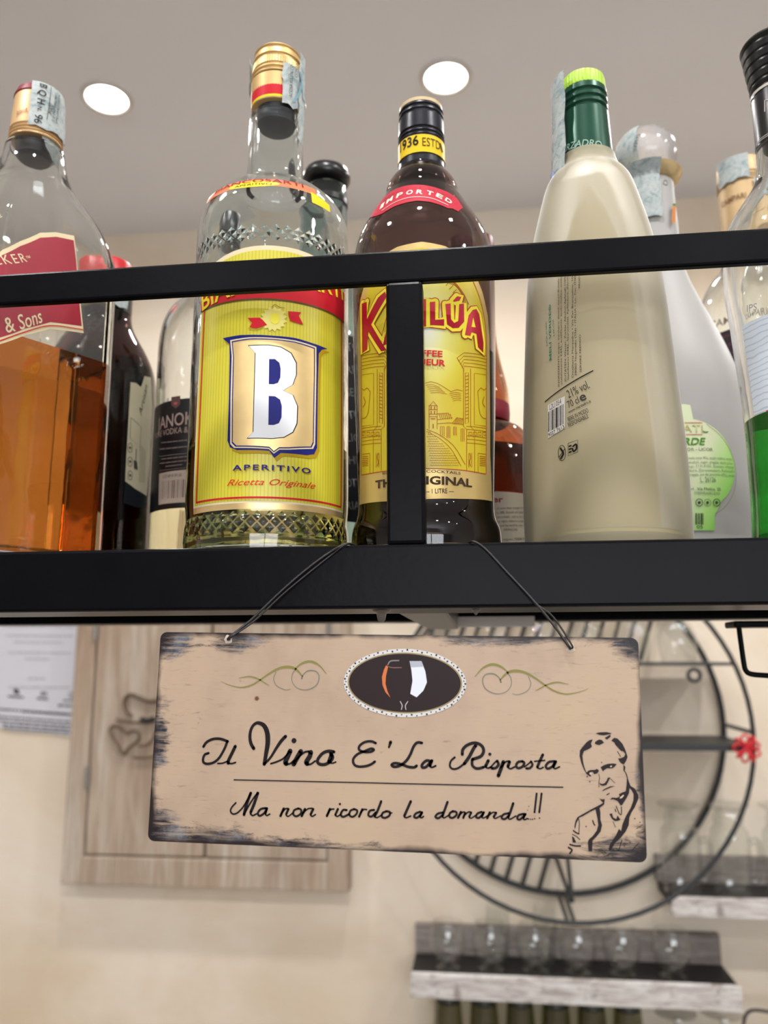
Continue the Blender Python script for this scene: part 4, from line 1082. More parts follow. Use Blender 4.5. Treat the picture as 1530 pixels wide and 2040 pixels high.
L6(5, (150, 1455), (150, 900), (146, 420), m=RL, sm=0); L6(5, (1026, 1448), (1028, 900), (1028, 500), (1014, 340), (980, 190), (925, 50), m=RL); L6(5, (150, 1455), (350, 1424), (600, 1410), (850, 1420), (1026, 1448), m=RL)
for k in range(4): L6(4.5, (700 + 12 * k, 60 + 26 * k - 60), (790 + 8 * k, 96 + 14 * k - 30), (860, 150 + 10 * k), (905 - 14 * k, 240 + 6 * k))
for k in range(5): L6(4, (770 + 24 * k, 75 + 30 * k), (745 + 24 * k, 105 + 26 * k), sm=0)
for sx in (0, 1):           # stone gate posts on either side
    X = (lambda x: x) if sx == 0 else (lambda x: 1178 - x)
    T = (0 if sx == 0 else 1)
    for yy in (585, 608, 632, 656, 680): L6(4, (X(1026), yy + 22), (X(870), yy), (X(822 + (yy - 585) * .5), yy + 36), sm=0)
    L6(4.5, (X(822), 620), (X(868), 700), (X(868), 1108), (X(890), 1130), (X(890), 1420), sm=0); L6(4.5, (X(918), 700), (X(918), 1110), (X(946), 1140), (X(946), 1440), sm=0)
    L6(4, (X(1024), 742), (X(944), 730), (X(944), 1098), (X(1024), 1108), sm=0); L6(4, (X(880), 730), (X(903), 726), (X(903), 1082), (X(880), 1088), (X(880), 730), sm=0)
    for k in range(13): L6(5, (X(884), 752 + 25 * k), (X(900), 748 + 25 * k), sm=0)
    for yy in (1108, 1130, 1176, 1200, 1226): L6(4, (X(1026), yy + 16), (X(890), yy), sm=0)
    for k in range(4):
        bx = 905 + 32 * k; L6(5, (X(bx), 1185), (X(bx), 1150), (X(bx + 22), 1150), (X(bx + 22), 1174), (X(bx + 10), 1174), (X(bx + 10), 1164), sm=0)
    L6(4, (X(905), 1300), (X(905), 1400), sm=0); L6(4, (X(925), 1300), (X(925), 1400), sm=0); L6(7, (X(912), 1300), (X(918), 1330), (X(910), 1360), (X(916), 1390))
    L6(4, (X(970), 1300), (X(970), 1440), sm=0); L6(4, (X(970), 1300), (X(1024), 1308), sm=0)
    for k in range(6): L6(5, (X(982), 1322 + 13 * k), (X(1022), 1326 + 13 * k), sm=0)
    L6(5, (X(968), 860), (X(990), 835), (X(1010), 850), (X(1026), 838)); L6(5, (X(968), 860), (X(974), 930), (X(982), 1010), (X(1005), 1048), (X(1026), 1052)); L6(7, (X(1012), 900), (X(1002), 940), (X(1018), 970))
L6(3.5, (600, 800), (640, 792), (690, 806), (740, 836), (780, 862)); L6(3.5, (780, 862), (820, 848), (860, 856))
for k in range(5): L6(3, (605 + 8 * k, 815 + 14 * k), (650 + 10 * k, 812 + 14 * k), (700 + 12 * k, 830 + 12 * k)); L6(3, (770 + 6 * k, 876 + 13 * k), (815 + 4 * k, 868 + 13 * k), (850, 874 + 13 * k))
L6(4, (626, 1125), (626, 962), (636, 955), (655, 930), (674, 955), (682, 962), (682, 1125), sm=0)
for yy in (962, 990, 1022, 1040): L6(4, (624, yy), (684, yy), sm=0)
for yy in (970, 1002): L6(7, (640, yy), (640, yy + 14), sm=0); L6(7, (664, yy), (664, yy + 14), sm=0)
L6(8, (654, 1095), (654, 1120), sm=0); L6(6, (640, 1055), (668, 1055), sm=0)
L6(4, (682, 1020), (760, 1015), (790, 1048), (700, 1060), (682, 1060), sm=0); L6(4, (790, 1085), (820, 1046), (866, 1058), (866, 1100), sm=0); L6(4, (682, 1090), (770, 1084), (866, 1096), sm=0)
for k in range(7): L6(3.5, (696 + 13 * k, 1020), (706 + 13 * k, 1054), sm=0); L6(3.5, (800 + 9 * k, 1092), (820 + 7 * k, 1050), sm=0)
for x0_, y0_, w_, h_ in ((705, 1110, 26, 70), (752, 1110, 20, 80), (798, 1112, 20, 60), (850, 1125, 22, 90)): L6(4, (x0_, y0_ + h_), (x0_, y0_), (x0_ + w_, y0_), (x0_ + w_, y0_ + h_), sm=0); L6(4, (x0_ + w_ * .5, y0_), (x0_ + w_ * .5, y0_ + h_), sm=0)
L6(4, (610, 1130), (700, 1170), (800, 1250), (880, 1380)); L6(3.5, (620, 1150), (700, 1195), (780, 1270), (850, 1390))
for k in range(15):           # cobbles of the street
    yy = 1150 + 17 * k
    for j in range(12):
        xx = 606 + 17 * j + (8 if k % 2 else 0) + k * 2.0
        if xx < 620 + (yy - 1140) * 1.0: L6(3, (xx, yy), (xx + 7, yy - 4), (xx + 13, yy + 1))
pr.build('gate_and_village_drawing', lab, KA.org)
pr = Print(sf, .0007, .002, .01)
KY = ink((228, 212, 60))
LET = [[(155, 235), (190, 222), (192, 345), (270, 192), (318, 150), (330, 185), (222, 385), (330, 570), (290, 575), (200, 432), (194, 562), (158, 590)],
       [(300, 540), (390, 190), (440, 190), (470, 470), (430, 480), (422, 410), (360, 420), (340, 520)], [(500, 200), (540, 200), (540, 275), (568, 275), (568, 205), (604, 205), (604, 400), (566, 402), (566, 325), (540, 325), (540, 410), (500, 410)],
       [(630, 226), (668, 222), (668, 352), (730, 348), (730, 395), (632, 390)], [(738, 240), (775, 235), (778, 348), (800, 374), (828, 360), (835, 240), (868, 235), (870, 365), (830, 410), (790, 412), (750, 385)], [(790, 218), (820, 184), (850, 188), (838, 215), (800, 224)],
       [(875, 460), (900, 320), (930, 280), (955, 275), (975, 310), (1005, 520), (1003, 585), (966, 548), (955, 452), (922, 440), (912, 466)]]
for q in LET: pr.stroke(Z6k(q + q[:2]), 62 / 3.579, RL, 0, 0)
for q in LET: pr.stroke(Z6k(q + q[:2]), 48 / 3.579, KY, 1, 0); pr.poly([Z6k(q)], KY, 1)
g2 = pm('crimson_metallic_ink', (176, 24, 46), .3, .35)
for q in LET: pr.poly([Z6k(q)], g2, 2)
pr.poly([Z6k([(932, 335), (948, 405), (920, 402)])], KY, 3); pr.poly([Z6k([(405, 300), (415, 365), (385, 365)])], KY, 3)
pr.build('arched_lettering', lab, KA.org); pr = Print(sf, .0010, .002, .01)
RB = ink((190, 30, 44))
pr.text('COFFEE', *Z6k([(455, 615), (718, 617)]), 11.5, RB, bold=.03); pr.text('LIQUEUR', *Z6k([(440, 680), (738, 683)]), 12, RB, bold=.03)
pr.build('lettering', lab, KA.org); pr = Print(sf, .0007, .002, .01)
DK = ink((62, 46, 34))
pr.text('RUM & COFFEE COCKTAILS', *Z6k([(300, 1455), (846, 1454)]), 5.5, DK); pr.text('THE ORIGINAL', *Z6k([(250, 1552), (926, 1542)]), 15.5, DK, bold=.03); pr.text('— 1 LITRE —', *Z6k([(590, 1590), (800, 1586)]), 9.5, DK)
pr.build('foot_lettering', lab, KA.org)

# ================================================================== 4. frosted green-apple liqueur, front row
MZ = Bottle('frosted_liqueur_bottle', 'tall frosted bottle of pale liqueur with lime cap and dark green sleeve', .413, (1195, 800))
MZ.shape = None
pf = MZ.E([(1213, 318), (1217, 330), (1232, 345), (1252, 354), (1268, 366), (1279, 390), (1288, 425), (1300, 465), (1323, 545), (1344, 680), (1363, 810), (1377, 900), (1384, 1000), (1386, 1085)])
pl = [(z, r) for z, r in MZ.E([(1103, 318), (1101, 335), (1100, 360), (1097, 385), (1084, 425), (1071, 465), (1057, 545), (1054, 680), (1053, 810), (1053, 900), (1053, 1000), (1053, 1085)])]
zsL = [p[0] for p in pl][::-1]; rsL = [p[1] for p in pl][::-1]
pf = [(z, .5 * (r + float(np.interp(z, zsL, rsL)))) for z, r in pf]
MZ.body(pf, frosted('frosted_glass', (206, 193, 158), see=.5, trl=.25, rough=.6), wall=.0035, floor=.008)
inn = [(z, r - .0042) for z, r in MZ.prof if .01 < z < MZ.zpx(1165, 345)]
MZ.lathe('liquid', [(.009, inn[-1][1])] + [(z, r) for z, r in reversed(inn)], frosted('cloudy_apple_liqueur', (206, 191, 116), see=.0, trl=.2, rough=.7), seg=64)
zt = MZ.zf(1160, 133, .0115); zl = MZ.zf(1160, 159, .0122); zb_ = MZ.zf(1158, 303, .0139); rn = MZ.prof[0][1]
nr = lambda py, px=1158: abs(at(px, py, MZ.Y)[0] - MZ.X)
rc0 = .0124
LIME = pm('lime_plastic_cap', (168, 206, 62), .4, vary=.03)
MZ.lathe('screw_cap', [(zl, rc0 - .0006), (zl + .0003, rc0 - .0003), (zt - .002, rc0 - .0006), (zt - .0006, rc0 - .001), (zt, rc0 - .0022)], LIME, seg=108, rib=ribber(zl + .0002, zt - .0015, .00045, 3))
SLV = pm('dark_green_foil_sleeve', (24, 72, 54), .3, .35, vary=.08)
z1_ = MZ.zf(1158, 213, .0127)
MZ.lathe('neck_sleeve', [(zb_, rc0 + .0016), (zb_ + .0003, rc0 + .0018), (z1_, rc0 + .0004)] + [q for f in (.12, .36, .62) for q in ((z1_ + (zl - z1_) * f, rc0 + .0003), (z1_ + (zl - z1_) * (f + .06), rc0 - .0008), (z1_ + (zl - z1_) * (f + .12), rc0 - .0008), (z1_ + (zl - z1_) * (f + .17), rc0 + .0003))] + [(zl - .0003, rc0)], SLV, seg=72)
nk = Wrap(MZ.X, MZ.Y, [(MZ.z0 + zb_ - .03, rc0 + .004), (MZ.z0 + zb_, rc0 + .0019), (MZ.z0 + z1_, rc0 + .0005), (MZ.z0 + zl, rc0 + .0003), (MZ.z0 + zt, rc0 - .0003)], rc0)
Z7 = zoomer(1020, 110, 3.0)
pr = Print(nk, .0003, .0015); pr.text('MARZADRO', *Z7([(332, 572), (533, 556)]), 13, ink((150, 178, 162)), bold=.005, pre=.42)
pr.build('sleeve_lettering', MZ.root, MZ.org)
ts = strip(MZ, nk, -.0215, -.0096, MZ.z0 + zb_ - .018, MZ.z0 + zt - .0012, seed=11, extra=.0045, jag=.001)
pr = Print(nk, .0056, .0015)
pr.text("ACCISA SULL'ALCOLE ETILICO", (1122, 268), (1108, 165), 4.5, GREYT); pr.text('CONTRASSEGNO DI STATO', (1116, 285), (1104, 200), 4, GREYT)
pr.stroke([(1112, 285), (1110, 320), (1106, 345)], 6, ink((96, 140, 146))); pr.poly([[(1107, 352), (1122, 340), (1124, 362), (1110, 378), (1103, 370)]], ink((86, 100, 168)))
pr.build('strip_lettering', ts, MZ.org)
# printing on the frosted glass
sf = MZ.wrap(.042)
Z8 = zoomer(1020, 520, 3.0)
pr = Print(sf, .0003, .003, .01); GT = ink((44, 112, 84)); BT = ink((52, 48, 44))
def T8(s_, a, b, h, m=BT, **kw): pr.text(s_, *Z8([a, b]), h / 3.0, m, **kw)
T8('LIQUORE', (214, 505), (210, 362), 11, GT); T8('MELI VERDE®', (238, 592), (234, 258), 17, GT, bold=.015); T8('LIKÖR', (256, 448), (252, 345), 10, GT)
T8('INGREDIENTI: acqua, zucchero, alcool, succo di mela 1', (286, 750), (283, 90), 11); T8('stabilizzante E445, acidificante: acido malico, acido', (301, 738), (298, 92), 10)
T8('ZUTATEN: Wasser, Zucker, Alkohol, Apfelsaft (10%', (326, 722), (322, 92), 11); T8('Stabilisator E445, Säuremittel: Apfelsäure, Zitron', (341, 712), (337, 92), 10)
T8('Distilleria Marzadro • Via Per Brancolino, 10', (369, 696), (366, 92), 11); T8('38060 Nogaredo (TN) • ITALIA • Lic. Fisc. IT00', (387, 686), (382, 90), 11); T8('SERVIRE FREDDO', (417, 665), (412, 440), 11); T8('PROD', (408, 162), (407, 92), 10)
pr.stroke(Z8([(200, 842), (484, 657)]), 2.4, BLACK, smooth=0)
T8('21% vol.', (340, 822), (468, 758), 52); T8('70 cl', (340, 880), (405, 846), 44); T8('e', (412, 842), (448, 826), 54, bold=.02)
T8('www.marzadro.it', (340, 912), (474, 844), 17, bold=.01); T8('BERE IN MODO', (340, 960), (460, 904), 28); T8('RESPONSABILE', (342, 994), (460, 938), 28)
pr.poly([Z8([(216, 862), (318, 808), (318, 1000), (218, 1060)])], ink((186, 180, 172)))
for k, wv2 in enumerate((6, 3, 3, 8, 4, 3, 10, 4, 3, 6, 3, 4)):
    x = 222 + k * 7.8; yt = 905 - (x - 216) * .53; pr.stroke(Z8([(x, yt), (x, yt + 120)]), wv2 / 3.0, BLACK, 1, 0, cap=False)
T8('L2U.054', (228, 892), (300, 852), 32, ink((60, 60, 72)), layer=1, shear=.3); T8('9027 7613', (222, 1052), (316, 1000), 22, BLACK, layer=1)
pr.stroke(Z8([(300 + 22 * math.cos(a), 1148 + 46 * math.sin(a)) for a in np.linspace(0, 2 * math.pi, 20)]), 1.2, BLACK, 0, 0); pr.stroke(Z8([(292, 1120), (308, 1150), (294, 1180)]), 4, BLACK); pr.stroke(Z8([(284, 1172), (318, 1122)]), 1.6, BLACK, 0, 0)
pr.stroke(Z8([(337, 1090), (394, 1070), (394, 1142), (337, 1166), (337, 1090)]), 1.0, BLACK, 0, 0); pr.stroke(Z8([(366, 1108), (384, 1096), (386, 1122), (370, 1138), (362, 1122)]), 3.4, BLACK)
for k in range(3): pr.stroke(Z8([(344, 1108 + 18 * k), (354, 1104 + 18 * k)]), 3.2, BLACK, 0, 0)
pr.build('lettering', MZ.root, MZ.org)

# ================================================================== 5. clear bottle with green liqueur, right edge
RB5 = Bottle('green_liqueur_bottle', 'clear bottle of bright green liqueur with black cap at the right edge', .402, (1583, 540))
pf = RB5.E([(1508, 270), (1509, 350), (1500, 376), (1474, 414), (1453, 448), (1446, 478), (1445, 540), (1450, 590), (1461, 650), (1471, 720), (1482, 790), (1489, 850), (1496, 930), (1502, 1000), (1504, 1085)])
RB5.body(pf, G_CLEAR, wall=.003)
RB5.fill(RB5.zpx(1560, 834), L_GREEN)
zt = RB5.zpx(1557, 88); zm = RB5.zpx(1557, 183); zb_ = RB5.zpx(1560, 292); rr = RB5.prof[0][1] + .0004
RB5.lathe('screw_cap', cap_prof(zm, zt, rr + .0004, rr + .0038, (.12, .3, .48, .66, .84), .002), BLKP, seg=72)
RB5.lathe('neck_sleeve', [(zb_, rr - .0001), (zb_ + .0003, rr + .0003), (zm - .001, rr + .0002), (zm, rr)], BLKP, seg=64)
nk = Wrap(RB5.X, RB5.Y, [(RB5.z0 + zb_, rr + .0004), (RB5.z0 + zm, rr + .0004)], rr)
pr = Print(nk, .0002, .002)
for dz in (.0012, .0022): pr.poly_uv([[(-.04, RB5.z0 + zb_ + dz), (.04, RB5.z0 + zb_ + dz), (.04, RB5.z0 + zb_ + dz + .0004), (-.04, RB5.z0 + zb_ + dz + .0004)]], ink((170, 168, 164)))
pr.poly_uv([[(-.04, RB5.z0 + zm - .0028), (.04, RB5.z0 + zm - .0028), (.04, RB5.z0 + zm - .0012), (-.04, RB5.z0 + zm - .0012)]], ink((190, 184, 172)))
pr.stroke([(1524, 222), (1524, 200), (1540, 196), (1540, 226)], 2, ink((190, 182, 180)), 0, 0)
pr.build('sleeve_lines', RB5.root, RB5.org)
sf = RB5.wrap(.036)
g = NT('blue_white_label_back', .6)
uu = g.coord('Object'); x_, y_, z_ = g.sep(uu)
wvs = g.math('SINE', g.math('ADD', g.math('MULTIPLY', z_, 2100.0), g.math('MULTIPLY', g.noise(uu, 60, 2), 14.0)))
M_LB = g.out(g.mix(g.ramp(wvs, [(0.6, (0, 0, 0)), (0.95, (1, 1, 1))]), rgb(206, 214, 226), rgb(178, 188, 204)))
pr = Print(sf, .0003, .003, .01); zq = RB5.z0 + RB5.zpx(1520, 632)
uq = sf.uv(1486, 700)[0]; zq = sf.uv(1510, 634)[1]
zq0 = sf.uv(1515, 822)[1]
pr.poly_uv([[(uq, zq0), (uq + .08, zq0), (uq + .08, zq), (uq, zq)]], M_LB)
lb = pr.build('label', RB5.root, RB5.org)
pr = Print(sf, .0005, .003); pr.text('IPS', (1490, 622), (1509, 618), 14, ink((150, 150, 156))); pr.build('lettering', lb, RB5.org)

# ================================================================== 6. dark amaro behind the whisky
B6 = Bottle('amaro_bottle', 'dark brown bottle with red cap and beige label behind the whisky', .500, (192, 900))
pf = B6.E([(258, 612), (258, 640), (262, 656), (272, 675), (284, 696), (296, 722), (303, 752), (304, 800), (303, 860), (300, 905), (296, 960), (291, 1010), (289, 1085)])
rb = pf[9][1]; pf = pf[:8] + [(z, rb) for z, r in pf[8:]]
B6.body(pf, G_DARK, wall=.003); B6.fill(B6.zpx(192, 735), L_BROWN)
rn = pf[0][1]; zc = B6.zpx(210, 612); ztp = B6.zf(217, 509, .012)
B6.lathe('neck_sleeve', [(zc - .006, rn + .0003), (zc + .012, rn + .0003)], BLKP)
B6.lathe('screw_cap', cap_prof(zc + .012, ztp, rn + .0002, rn - .0004, (.1, .2), .003), pm('red_plastic_cap', (196, 34, 38), .35))
nk = Wrap(B6.X, B6.Y, [(B6.z0, rn + .0008), (B6.z0 + ztp, rn + .0004)], rn)
strip(B6, nk, nk.uv(214, 620)[0], nk.uv(252, 620)[0], B6.z0 + zc - .005, B6.z0 + zc + .016, seed=21, extra=.0008)
sf = B6.wrap(.034); Z2 = zoomer(0, 560, 3.6425)
pr = Print(sf, .0004, .003, .01)
pr.poly([Z2([(945, 735), (985, 740), (1020, 770), (1045, 690), (1090, 700), (1098, 900), (1090, 1120), (1078, 1350), (1060, 1560), (980, 1510), (905, 1452), (918, 1200), (935, 900)])], pm('beige_amaro_label', (190, 180, 150), .5, vary=.05))
pr.poly([Z2([(905, 1452), (980, 1510), (1060, 1560), (1054, 1650), (980, 1640), (890, 1610)])], ink((30, 32, 36)))
lb = pr.build('label', B6.root, B6.org)
pr = Print(sf, .0006, .003); 
for y in (1210, 1310, 1410): pr.stroke(Z2([(940 + 16 * math.cos(a), y + 34 * math.sin(a)) for a in np.linspace(0, 2 * math.pi, 16)]), 1.0, GREYT, 0, 0); pr.dot(*Z2([(940, y)])[0], 2.4, GREYT)
pr.stroke(Z2([(945, 990), (940, 1140), (1010, 1210), (1020, 1060), (945, 990)]), .9, GREYT, 0, 0); pr.stroke(Z2([(985, 1220), (978, 1340)]), 1.6, GREYT, 0, 0); pr.poly([Z2([(965, 1300), (990, 1310), (995, 1370), (968, 1360)])], GREYT)
pr.text('Artisan', *Z2([(1020, 980), (1066, 760)]), 8, GREYT, shear=.4)
for k in range(5): pr.stroke(Z2([(1006 + 9 * k, 1460), (1012 + 9 * k, 1180 + 12 * k)]), .9, ink((120, 114, 100)), 0, 0)
pr.build('lettering', lb, B6.org)

# ================================================================== 7. vodka liqueur with black label
B7 = Bottle('vodka_bottle', 'clear bottle with black barcode label between the amaro and yellow-labelled bottles', .500, (421, 900))
pf = B7.E([(408, 470), (406, 520), (402, 575), (390, 592), (357, 618), (335, 648), (324, 690), (321, 760), (316, 830), (313, 900), (309, 1000), (306, 1085)])
rb = float(np.mean([r for z, r in pf[7:]])); pf = pf[:7] + [(z, rb) for z, r in pf[7:]]
B7.body(pf, G_CLEAR, wall=.0028); B7.fill(B7.zpx(421, 930), L_PALE)
zc = B7.zpx(440, 470); ztp = B7.zf(442, 410, .012); rn = pf[0][1]
B7.lathe('screw_cap', cap_prof(zc - .012, ztp, rn + .0006, rn + .0004, (.15, .3), .002), BLKP)
sf = B7.wrap(rb)
zz = lambda py: sf.uv(360, py)[1]
pr = Print(sf, .0003, .003, .01); ua, ub = -rb * 1.42, rb * 1.3
pr.poly_uv([[(ua, zz(1012)), (ub, zz(1012)), (ub, zz(795)), (ua, zz(795))]], pm('black_vodka_label', (18, 17, 20), .4))
lb = pr.build('label', B7.root, B7.org)
Z1v = zoomer(300, 740, 5.825); TB = ink((150, 128, 118))
pr = Print(sf, .0005, .002, .01)
pr.poly([Z1v([(108, 1190), (450, 1140), (700, 1130), (690, 1500), (440, 1520), (100, 1550)])], ink((164, 146, 132)))
for k, w in enumerate((3, 6, 3, 3, 8, 3, 10, 12, 4, 8, 3, 5, 12, 4, 3, 6, 3, 8)): pr.stroke(Z1v([(135 + 21 * k, 1275 - 1.8 * k), (126 + 21 * k, 1485 - 1.8 * k)]), w / 5.825, ink((58, 50, 48)), 1, 0, cap=False)
pr.text('L22189 B 09:30', *Z1v([(150, 1240), (365, 1220)]), 6, GREYT, 1)
pr.text('JANOKA', *Z1v([(92, 690), (620, 610)]), 25, TB, 1, bold=.01); pr.text('PURE VODKA & LIQUEUR', *Z1v([(60, 790), (800, 720)]), 12, TB, 1)
for a, b, w in (((130, 830), (460, 795), 4), ((110, 905), (465, 870), 4.5), ((130, 1020), (460, 985), 4), ((110, 1070), (460, 1030), 4), ((180, 1105), (375, 1080), 4)):
    n_ = 5
    for i in range(n_): pr.stroke(Z1v([(a[0] + (b[0] - a[0]) * (i + .08) / n_, a[1] + (b[1] - a[1]) * i / n_), (a[0] + (b[0] - a[0]) * (i + .86) / n_, a[1] + (b[1] - a[1]) * (i + .86) / n_)]), w / 2, ink((112, 98, 90)), 1, 0)
for y in (965, 1130): pr.stroke(Z1v([(110, y + 25), (300, y), (470, y - 15)]), .8, ink((120, 110, 104)), 1)
pr.poly([Z1v([(250, 300), (350, 285), (352, 380), (300, 435), (245, 390)])], ink((92, 66, 62)), 1); pr.poly([Z1v([(275, 365), (320, 358), (312, 385), (282, 390)])], ink((170, 80, 74)), 2); pr.dot(*Z1v([(208, 330)])[0], 3.4, ink((176, 164, 156)), 1)
pr.build('lettering', lb, B7.org)

# ================================================================== 8. bottle with black ball stopper
B8 = Bottle('stoppered_bottle', 'green-tinted bottle with round black stopper behind the letter B bottle', .525, (645, 900))
pf = B8.E([(690, 376), (691, 400), (691, 440), (693, 520), (700, 560), (720, 600), (738, 640), (746, 700), (748, 800), (748, 1085)])
B8.body(pf, glass('teal_glass', (.55, .68, .68)), wall=.0028)
zr = B8.zpx(655, 372); rn = pf[0][1]
B8.lathe('ball_stopper', [(zr - .0005, rn * .8), (zr + .0010, rn + .0008), (zr + .0045, rn + .0027), (zr + .0075, rn + .0027), (zr + .0115, rn + .0008), (zr + .0138, rn - .004)], BLKP, seg=48, angle=60)
zr2 = B8.zpx(655, 408)
B8.lathe('neck_ring', [(zr2 - .0028, rn - .0004), (zr2 - .002, rn + .0010), (zr2 + .002, rn + .0010), (zr2 + .0028, rn - .0004)], BLKP, close=False)
sf = B8.wrap(.034); pr = Print(sf, .0003, .003, .01)
z_a, z_b = sf.uv(700, 1040)[1], sf.uv(700, 670)[1]
pr.poly_uv([[(-.04, z_a), (.045, z_a), (.045, z_b), (-.04, z_b)]], ink((34, 34, 36)))
lb = pr.build('label', B8.root, B8.org)
pr = Print(sf, .0005, .003)
for k, s_ in enumerate(('TO', 'RIE', 'SEN', 'ITU', 'LIC', 'IHE', 'OTT', 'RIA')): pr.text(s_, (690, 700 + 45 * k), (716, 700 + 45 * k), 16, ink((120, 122, 120)))
pr.build('lettering', lb, B8.org)

# ================================================================== 9. orange liqueur behind the coffee liqueur
B9 = Bottle('orange_liqueur_bottle', 'amber orange-liqueur bottle with red neck ribbon behind the coffee liqueur', .515, (952, 900))
pf = B9.E([(982, 500), (984, 560), (986, 640), (990, 690), (1000, 732), (1011, 770), (1015, 800), (1013, 830), (1010, 846), (1020, 850), (1040, 857), (1056, 875), (1072, 905), (1080, 950), (1083, 1000), (1083, 1085)])
B9.body(pf, G_AMBER, wall=.003); B9.fill(B9.zpx(960, 908), L_BROWN)
rn = pf[7][1] + .0006; z1_, z2_ = B9.zpx(960, 846), B9.zpx(960, 810)
B9.lathe('neck_ribbon', [(z1_, rn - .0004), (z1_ + .0006, rn), ((z1_ + z2_) / 2, rn + .0004), (z2_ - .0006, rn + .0002), (z2_, rn - .0004)], pm('crimson_ribbon', (136, 16, 38), .5, vary=.1, scale=300), close=False)
zc = B9.zpx(955, 500)
B9.lathe('screw_cap', cap_prof(zc - .010, zc + .008, pf[0][1] + .0008, None, (.2, .4)), pm('dark_red_cap', (90, 18, 26), .4))
sf = B9.wrap(.041); pr = Print(sf, .0003, .003, .01)
z_a, z_b = sf.uv(1020, 1083)[1] - .02, sf.uv(1020, 981)[1]
pr.poly_uv([[(-.05, z_a), (.055, z_a), (.055, z_b), (-.05, z_b)]], ink((196, 184, 164)))
pr.poly_uv([[(-.05, z_b), (.055, z_b), (.055, z_b + .0006), (-.05, z_b + .0006)]], DRED)
lb = pr.build('label', B9.root, B9.org)
pr = Print(sf, .0005, .003); Z6b = zoomer(680, 540, 3.579)
pr.text('Marnier', *Z6b([(880, 1655), (1152, 1650)]), 12, DRED, bold=.02)
for k, s_ in enumerate(('of exotic bitter oranges. It has been a', 'in 1880. Smooth and balanced, with', 'and cocktails - such as the Grand Side', 'nac region, where it is manufactured', 'around the world for over 100 years')): pr.text(s_, *Z6b([(1106, 1702 + 31 * k), (1345, 1698 + 31 * k)]), 5, ink((92, 78, 72)))
pr.text('ARANCIA)', *Z6b([(1154, 1852), (1252, 1851)]), 4.5, ink((92, 78, 72))); pr.text('cognac, 75008 Paris (F', *Z6b([(1150, 1922), (1345, 1918)]), 4.5, ink((92, 78, 72)))
pr.build('lettering', lb, B9.org)

# ================================================================== 10. white frosted apple grappa with glass ball stopper
B10 = Bottle('frosted_grappa_bottle', 'white frosted teardrop bottle with clear glass ball stopper and green apple label', .535, (1334, 1010))
pf = B10.E([(1341, 372), (1343, 400), (1347, 430), (1350, 456), (1355, 510), (1364, 548), (1390, 605), (1420, 660), (1452, 725), (1473, 780), (1487, 850), (1498, 920), (1506, 1000), (1504, 1050), (1500, 1085)])
WF = frosted('white_frosted_glass', (206, 203, 200), see=.04, trl=.35)
B10.body(pf, WF, wall=.004)
rn = pf[0][1]; zr = B10.zpx(1297, 352); rbq = .0208
zc_ = B10.zpx(1294, 312)
B10.lathe('ball_stopper', [(zr - .006, rn * .6), (zr + .0005, rn * .75)] + [(zc_ - rbq * math.cos(a), rbq * math.sin(a)) for a in np.linspace(.62, 3.05, 22)], frosted('clear_stopper', (226, 222, 222), see=.35, trl=.5, rough=.15), seg=48, angle=70)
B10.lathe('gold_lip', [(zr - .009, rn), (zr - .008, rn + .0016), (zr - .003, rn + .0052), (zr - .0008, rn + .0062), (zr, rn + .005)], pm('gilded_glass_lip', (212, 186, 138), .15, .4), seg=48)
nk = Wrap(B10.X, B10.Y, [(B10.z0 + zr - .05, rn + .002), (B10.z0 + zr - .009, rn + .0012), (B10.z0 + zr - .001, rn + .0068), (B10.z0 + zr + .001, .0125)] + [(B10.z0 + zc_ - rbq * math.cos(a), rbq * math.sin(a)) for a in np.linspace(.8, 2.8, 16)], .0208)
ts0 = strip(B10, nk, -.030, -.010, B10.z0 + zc_ - .012, B10.z0 + zc_ + .017, seed=31, extra=.0006)
ts = strip(B10, nk, -.022, .004, B10.z0 + zr - .042, B10.z0 + zr - .001, seed=33, extra=.001, name='neck_strip')
pr = Print(nk, .003, .002); pr.text('072592', (1270, 305), (1277, 272), 6, BLACK); pr.build('strip_lettering', ts0, B10.org)
pr = Print(nk, .003, .002); pr.text('D', (1324, 375), (1325, 365), 8, BLACK); pr.build('strip_lettering', ts, B10.org)
pr = Print(nk, .0018, .002); pr.poly([[(1336, 412), (1342, 413), (1341, 447), (1335, 447)]], ink((206, 130, 70))); pr.poly([[(1336, 408), (1342, 408), (1342, 413), (1336, 412)]], ink((70, 130, 70))); pr.build('painted_stem', B10.root, B10.org)
sf = B10.wrap(.053)
pr = Print(sf, .0003, .003, .008)
g = NT('green_apple_label', .45)
u_, v_, _ = g.sep(g.coord('UV')); c_ = sf.uv(1395, 925); k_ = pr.scale(1395, 925)
dd = g.math('ADD', g.math('MULTIPLY', g.math('SUBTRACT', u_, c_[0]), 1 / (90 * k_)), g.math('MULTIPLY', g.math('SUBTRACT', c_[1], v_), .45 / (90 * k_)))
M_AP = g.out(g.ramp(dd, [(0.05, rgb(214, 222, 182)), (0.5, rgb(176, 216, 130)), (0.95, rgb(126, 200, 70))]))
ap = [(c_[0] - .006 + 92 * k_ * math.cos(a), c_[1] + 92 * k_ * math.sin(a)) for a in np.linspace(-.9, math.pi + .9, 40)]
st_ = sf.uv(1423, 1057); ap2 = [(st_[0], sf.uv(1423, 1026)[1]), (st_[0], st_[1]), (st_[0] - .05, st_[1]), (st_[0] - .05, st_[1] + .01)]
pr.poly_uv([ap2[::-1] + ap], M_AP)
sc_ = sf.uv(1370, 826); pr.poly_uv([[(sc_[0] - .004, sc_[1] - .004), (sc_[0] + .003, sc_[1] - .004), (sc_[0] + .002, sc_[1] + .006), (sc_[0] - .004, sc_[1] + .007)]], M_AP)
lb = pr.build('label', B10.root, B10.org, with_uv=True)
pr = Print(sf, .0006, .003)
